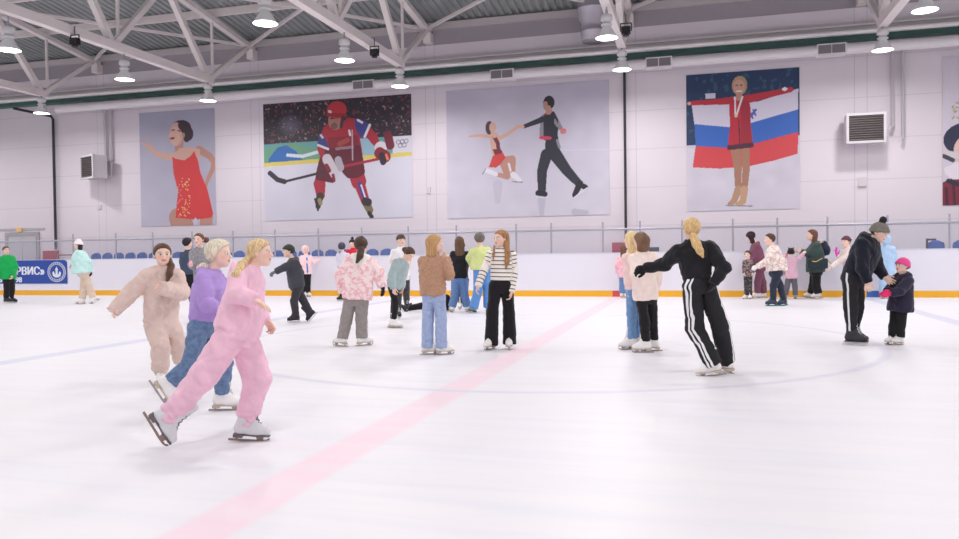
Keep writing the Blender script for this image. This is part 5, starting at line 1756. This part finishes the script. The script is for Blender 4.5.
add('blonde', (633, 349.5), 'blonde girl in blue jeans half hidden behind the pale pink sweatshirt', (631, 240.7, 18), (633, 251.5), (635, 290),
    {'l': ((628, 270, -.06), (627, 283, -.0)), 'r': ((643, 270, .15), (641, 283, .15))},
    {'l': ((631.5, 314, -.02), (631.5, None, -.02), -80), 'r': ((636, 314, .1), (638, None, .12), -85)},
    ty=-130, H=1.5, top=dict(mat=flat('rose cotton', (240, 212, 208)), name='sweatshirt', hem=(634, 289), w=(9, 9.3, 9.3, 9), arm=(5, 4.5, 3.6)), pants=dict(mat=flat('sky denim', (118, 154, 200), var=.14, scale=26), name='jeans', hip=9.3, leg=(6, 5.2, 4.8), hf=.98),
    hair=dict(col=(229, 202, 152), long=255, w=.42), skates='white')
add('palepink', (646, 352), 'brown haired girl in a long pale pink sweatshirt and black trousers seen from behind', (640.5, 241.5, 18.5), (642.5, 252.3), (646, 297),
    {'l': ((636, 275, -.14), (637, 289, -.1)), 'r': ((657.5, 275, .1), (656, 289, .15))},
    {'l': ((645, 324, -.06), (645.5, None, -.06), -84), 'r': ((652.5, 324, .06), (654, None, .1), -84)},
    ty=-150, hy=-135, H=1.5, top=dict(mat=flat('pale pink fleece', (250, 226, 219)), name='sweatshirt', hem=(645.5, 300), w=(12.4, 12.8, 12.6, 11.6), arm=(6.2, 5.6, 4.4), fold=.007),
    pants=dict(mat=BLACKT, hip=11, leg=(6.6, 5.6, 4.8), hf=.93), hair=dict(col=(122, 92, 72), long=251.5, w=.44, d=.28), skates='white')
add('stripes', (711, 376), 'blonde woman all in black with white side stripes on her trousers, seen from behind', (691.5, 230, 24), (692.5, 243), (699, 286),
    {'l': ((664.5, 264, .06), (646.5, 268, .0)), 'r': ((723.5, 268, -.05), (715, 281, -.1))},
    {'l': ((695, 328, 0), (712.5, None, 0), -92), 'r': ((719.5, 325, .06), (727, None, .26), -150)},
    ty=-166, hy=-162, py=-150, H=1.6, sw=19.5, top=dict(mat=BLACK, name='sweatshirt', hem=(697.5, 281), w=(15, 16.5, 17.5, 17), arm=(9.2, 7.6, 5.2), fold=.008, rib=True),
    pants=dict(mat=banded('black track cloth', (33, 32, 37), (238, 236, 240), 'seam', bands=[(.040, .012), (.080, .012)]), hip=15.5, leg=(11, 10, 8.6), hf=1.08, fold=.007),
    hair=dict(col=(218, 182, 130), tails=[[(693.5, 237, -.10, 4), (696.5, 244, -.15, 4.2), (700, 251, -.17, 3.4), (703, 257, -.17, 1.2)]]), gloves={'l': BLACK, 'r': BLACK}, hands={'r': dict(to=(711, 291, -.05), curl=.3)}, skates='white')
add('floral', (748, 296.3), 'small child in a dark patterned snowsuit beside the plum tracksuit', (747.6, 255, 8.4), (748, 260), (748, 276),
    {'r': ((743.8, 267, 0), (744, 272.5, -.05)), 'l': ((752.3, 267, 0), (752.5, 272.5, -.05))},
    {'r': ((746.3, 285, 0), (746, None, 0), -40), 'l': ((750, 285, 0), (750.3, None, 0), -20)},
    ty=-22, dY=-.4, H=1.12, top=dict(mat=patches('dark floral', [(46, 42, 48), (70, 62, 66), (168, 140, 140), (120, 98, 100)], 22, (.46, .58, .66)), hem=(748.2, 276.5), w=(4.5, 4.6, 4.5, 4), arm=(2.2, 2, 1.7)),
    pants=dict(mat=patches('black floral', [(36, 34, 38), (48, 46, 50), (120, 112, 110)], 20, (.5, .66)), hip=4.3, leg=(2.8, 2.4, 2.1)), hair=dict(col=(74, 52, 52), vol=.07), skates='white')
add('plum', (759, 297.5), 'dark haired woman in a plum tracksuit leaning over at the boards', (750.8, 237, 10.8), (755, 243.8), (760, 268),
    {'l': ((757, 257, -.16), (751.5, 263, -.2)), 'r': ((754, 258, .12), (748.5, 262, .1))},
    {'l': ((757.5, 282.5, -.05), (757.3, None, -.05), -80), 'r': ((763, 282.5, .05), (763.5, None, .1), -80)},
    ty=-68, hy=-72, hp=-25, H=1.62, top=dict(mat=flat('plum jersey', (124, 76, 96)), name='sweatshirt', hem=(759.5, 270), w=(6.6, 7.4, 7, 6.6), dr=.78, arm=(3.3, 3, 2.4), hood='down'), pants=dict(mat=flat('plum jersey', (124, 76, 96)), name='sweatpants', hip=6.8, leg=(4.5, 3.7, 3.2)),
    hair=dict(col=(44, 32, 40), long=244, w=.42), skates='white')
add('fleece', (778, 306), 'child in a white and pink fleece jacket with navy trousers skating left', (769.6, 239.7, 12), (773, 247.3), (776, 273),
    {'l': ((766, 262, -.2), (758, 266.3, -.26)), 'r': ((783, 262, .1), (784.3, 270, .1))},
    {'l': ((773.3, 285.5, -.03), (773.3, None, -.03), -70), 'r': ((780, 285.5, .05), (783.5, None, .1), -55)},
    ty=-64, hy=-70, H=1.6, top=dict(mat=patches('fleece print', [(242, 234, 228), (240, 230, 224), (206, 168, 162), (238, 228, 222)], 12, (.46, .54, .62)), hem=(775, 270.5), w=(8.4, 8.8, 8.6, 7.6), dr=.78, arm=(4.5, 4.1, 3.3), hood='down'),
    pants=dict(mat=flat('navy twill', (46, 50, 68)), hip=7.2, leg=(4.8, 3.8, 3.2)), hair=dict(col=(88, 60, 50), low=-.25, vol=.06), gloves={'l': flat('white knit', (236, 230, 228))}, skates='teal')
add('mauve', (791, 296.5), 'small child in a mauve coat and black eared hat with raised arms', (791, 253, 9), (791, 258.3), (791.3, 277),
    {'l': ((784.5, 259.5, .0), (786, 254, .12)), 'r': ((798.8, 258.5, .0), (803, 254, .02))},
    {'l': ((787, 286.5, 0), (785.5, None, 0), -160), 'r': ((795, 286.5, 0), (795.3, None, 0), 170)},
    ty=182, dY=-.4, H=1.2, top=dict(mat=flat('mauve nylon', (214, 172, 192)), name='coat', hem=(791.8, 278.5), w=(6.3, 6, 6, 5.5), arm=(2.7, 2.5, 2.1), hood='down'), pants=dict(mat=flat('ash nylon', (100, 96, 104)), hip=5.4, leg=(3.5, 3, 2.7)),
    hat=dict(mat=flat('black fur', (38, 34, 40)), ears=True, z0=-.05), skates='grey')
add('parka', (815.5, 297), 'woman in a dark green parka and black wide trousers carrying two bags', (811.8, 235.3, 11.6), (815, 243), (816, 272),
    {'l': ((808.3, 254, -.15), (802, 252, -.1)), 'r': ((807, 253, .12), (801, 252, .14))},
    {'l': ((816, 285.5, -.03), (818, None, -.03), -80), 'r': ((813, 285.5, .06), (811.5, None, .1), -80)},
    ty=-74, hy=-80, H=1.68, top=dict(mat=flat('dark green canvas', (62, 78, 76)), name='parka', hem=(815.5, 272), w=(9, 9.2, 8.8, 8), dr=.8, arm=(4, 3.8, 3.1), hood='down'), pants=dict(mat=BLACKT, hip=7, leg=(5, 4.5, 4.2), hf=1.1),
    hair=dict(col=(108, 72, 58), long=247, w=.42), skates='white')
add('reach', (849, 300), 'person in a pale beige jacket and maroon beret behind the man in black', (846, 242, 11), (848, 249), (851, 274),
    {'l': ((839.5, 261, -.1), (831.5, 267, -.22)), 'r': ((845, 259, .15), (837.5, 256.5, .1))},
    {'l': ((849, 287, 0), (848.5, None, 0), -60), 'r': ((853.5, 287, .1), (854.5, None, .1), -60)},
    ty=-48, hy=-40, H=1.55, top=dict(mat=flat('pale beige nylon', (226, 210, 206)), hem=(851, 275), w=(6.6, 6.8, 6.8, 6.4), arm=(3.3, 3.1, 2.6)), pants=dict(mat=BLACKT, hip=6.3, leg=(4, 3.4, 3)),
    hair=dict(col=(96, 66, 58)), hat=dict(mat=flat('maroon felt', (96, 60, 66)), name='beret', z0=.16, slope=.1, dome=1.05), gloves={'r': flat('magenta mitten', (226, 66, 190))}, hands={'r': dict(to=(835.5, 250, .1), size=1.5, curl=.2)}, skates='white')
add('man', (856, 344.5), 'man in a black hoodie and grey bobble hat bending towards a child', (879.5, 233, 19.5), (870.5, 240.5), (853.5, 279),
    {'r': ((862.5, 269, -.26), (867.5, 281, -.26)), 'l': ((877, 267, .15), (884, 276.5, .1))},
    {'r': ((851, 309, -.08), (851.5, None, -.08), 82), 'l': ((857, 308, .09), (853, None, .14), 80)},
    ty=64, hy=66, hp=-22, H=1.72, top=dict(mat=NAVY, name='hoodie', hem=(855.5, 277), w=(13, 14, 14.5, 13.5), dr=.76, arm=(8, 6.6, 5), hood='down', hs=1.35, fold=.008),
    pants=dict(mat=banded('black striped sweat', (32, 31, 36), (226, 224, 228), 'seam', bands=[(-.01, .013)]), name='sweatpants', hip=14, leg=(9, 7.2, 5), hf=.86, fold=.008),
    hair=dict(col=(96, 74, 58), low=-.2), hat=dict(mat=flat('grey brown knit', (120, 114, 106), var=.2, scale=30), name='beanie', z0=.03, slope=.28, pom=flat('black knit', (44, 40, 46)), pomr=.17),
    hands={'r': dict(to=(868, 288, -.27), curl=.7), 'l': dict(to=(890, 281, .08), curl=.35)}, skates='hockey')
add('skyblue', (886, 297.5), 'person in a light blue hooded suit by the boards behind the man and child', (886.5, 240.3, 10), (887, 246.3), (886, 271),
    {'l': ((879.6, 256, .0), (880, 262, -.03)), 'r': ((894, 257, .0), (894, 267, .05))},
    {'l': ((883, 284, 0), (882.5, None, 0), 170), 'r': ((889.3, 284, 0), (889.6, None, 0), 150)},
    ty=150, H=1.6, top=dict(mat=flat('light blue nylon', (178, 208, 240)), hem=(886, 275), w=(8, 8.2, 8, 7.4), arm=(3.7, 3.4, 2.8), hood='up'), pants=dict(mat=flat('light blue nylon', (178, 208, 240)), hip=7.4, leg=(4.5, 4, 3.4)),
    gloves={'l': flat('slate glove', (62, 66, 82)), 'r': flat('slate glove', (62, 66, 82))}, skates='white')
add('kid', (896, 344.5), 'small child in a pink hat, pink mittens and dark padded coat looking up', (902.3, 266.3, 16), (902.5, 276.5), (899.5, 306),
    {'l': ((899.5, 291, -.2), (892, 292.5, -.24)), 'r': ((890.5, 289, .0), (887.5, 291.5, -.08))},
    {'r': ((894, 326, 0), (893.5, None, 0), -52), 'l': ((900, 326, .0), (899.5, None, -.02), -48)},
    ty=-46, hy=-46, hp=8, H=1.13, top=dict(mat=flat('plum padding', (48, 43, 64)), name='coat', hem=(900, 311), w=(12, 11.6, 11, 9.6), arm=(6, 5.6, 4.6), hood='down', hs=1.5, fold=.009), pants=dict(mat=BLACKT, hip=9.5, leg=(6, 5.6, 5)),
    hair=dict(col=(120, 92, 74)), hat=dict(mat=flat('hot pink knit', (238, 84, 152)), name='hat', z0=.0, slope=.28), hands={'l': dict(to=(884.5, 294.5, -.26), curl=.3, size=1.15), 'r': dict(to=(881, 293, -.12), curl=.3, size=1.1)}, gloves={'l': flat('hot pink mitten', (244, 62, 120)), 'r': flat('hot pink mitten', (244, 62, 120))}, skates='white')
# ------------------------------------------------------------------ bags of the woman in the parka
if 'parka' in PE:
    root, W, J = PE['parka']
    G, s, v, rt = J['G'], J['s'], J['v'], J['rt']
    up3 = np.array([0, 0, 1.0])
    # backpack
    c = W((824.5, 248.5, .02))
    bk = empty('backpack', tuple(G + c))
    tag(bk, 'dark navy backpack on the back of the woman in the green parka', 'backpack')
    Bx = np.array([rt, v, up3])
    e1 = ell((0, 0, 0), (.10, .15, .20), Bx)
    e2 = ell(tuple(rt * .07 - up3 * .05), (.07, .12, .12), Bx)
    fn = fold_noise(501, .006)
    V, F = surface(lambda P: su(e1(P), e2(P), .03) + fn(P), (-.25,) * 3, (.25,) * 3, .011)
    np_object('bag_body', V, F, cloth('navy canvas', (38, 46, 66)), bk)
    st = MB()
    for k in (-.13, .13):
        st.tube([rt * -.02 + v * k + up3 * .17, rt * -.17 + v * k + up3 * .14, rt * -.24 + v * k * .9 + up3 * .0, rt * -.17 + v * k + up3 * -.14, rt * -.04 + v * k - up3 * .15], .013, 6)
    st.build('strap', cloth('yellow webbing', (196, 166, 92)), bk)
    # shoulder bag
    c = W((817.8, 263.5, -.28))
    sb = empty('shoulder_bag', tuple(G + c))
    tag(sb, 'dark green shoulder bag hanging in front of the woman in the parka', 'bag')
    B = np.array([rt, v, up3])
    hx, hy_, hz = .235, .08, .13
    def boxf(P):
        q = np.abs(P @ B.T.astype(np.float32)) - np.array([hx - .04, hy_ - .04, hz - .04], np.float32)
        return np.sqrt((np.maximum(q, 0) ** 2).sum(1)) + np.minimum(q.max(1), 0) - .04
    V, F = surface(lambda P: boxf(P) + .5 * fn(P), (-.32,) * 3, (.32,) * 3, .011)
    np_object('bag_body', V, F, cloth('bottle canvas', (44, 58, 66)), sb)
    MB().tube([rt * -.22 + up3 * .1, rt * -.16 - v * .0 + up3 * .28, rt * -.06 + v * .10 + up3 * .50], .014, 6).tube([rt * .22 + up3 * .1, rt * .2 + up3 * .2, rt * .1 + v * .05 + up3 * .44], .014, 6).build('strap', MATS['yellow webbing'], sb)
    MB().lathe([(0, 0), (.03, 0), (.03, .01), (0, .01)], 12, (0, 0, 0)).build('badge', plain('white badge', (230, 230, 236), .5), sb)
    o = sb.children[-1]
    q = rt * .08 - v * .085 + up3 * .03
    o.matrix_basis = Matrix.Translation(Vector(q)) @ Matrix.Rotation(PI / 2, 4, 'X')

# ------------------------------------------------------------------ light and output
w = bpy.data.worlds.new('world')
scene.world = w
w.use_nodes = True
bgn = w.node_tree.nodes['Background']
bgn.inputs['Color'].default_value = (1.0, 0.965, 0.985, 1)
bgn.inputs['Strength'].default_value = 0.52  # added ambient fill, enters through the unbuilt sides of the hall
vs_ = scene.view_settings
vs_.view_transform = 'Standard'
vs_.look = 'None'
vs_.exposure = 0.0
vs_.gamma = 1.0
vs_.use_curve_mapping = False
scene.cycles.use_denoising = True
scene.cycles.max_bounces = 6
scene.cycles.diffuse_bounces = 4
scene.cycles.sample_clamp_indirect = 6.0
print('SCRIPT', round(time.time() - T0, 1), 's', sum(len(o.data.vertices) for o in bpy.data.objects if o.type == 'MESH'), 'verts')
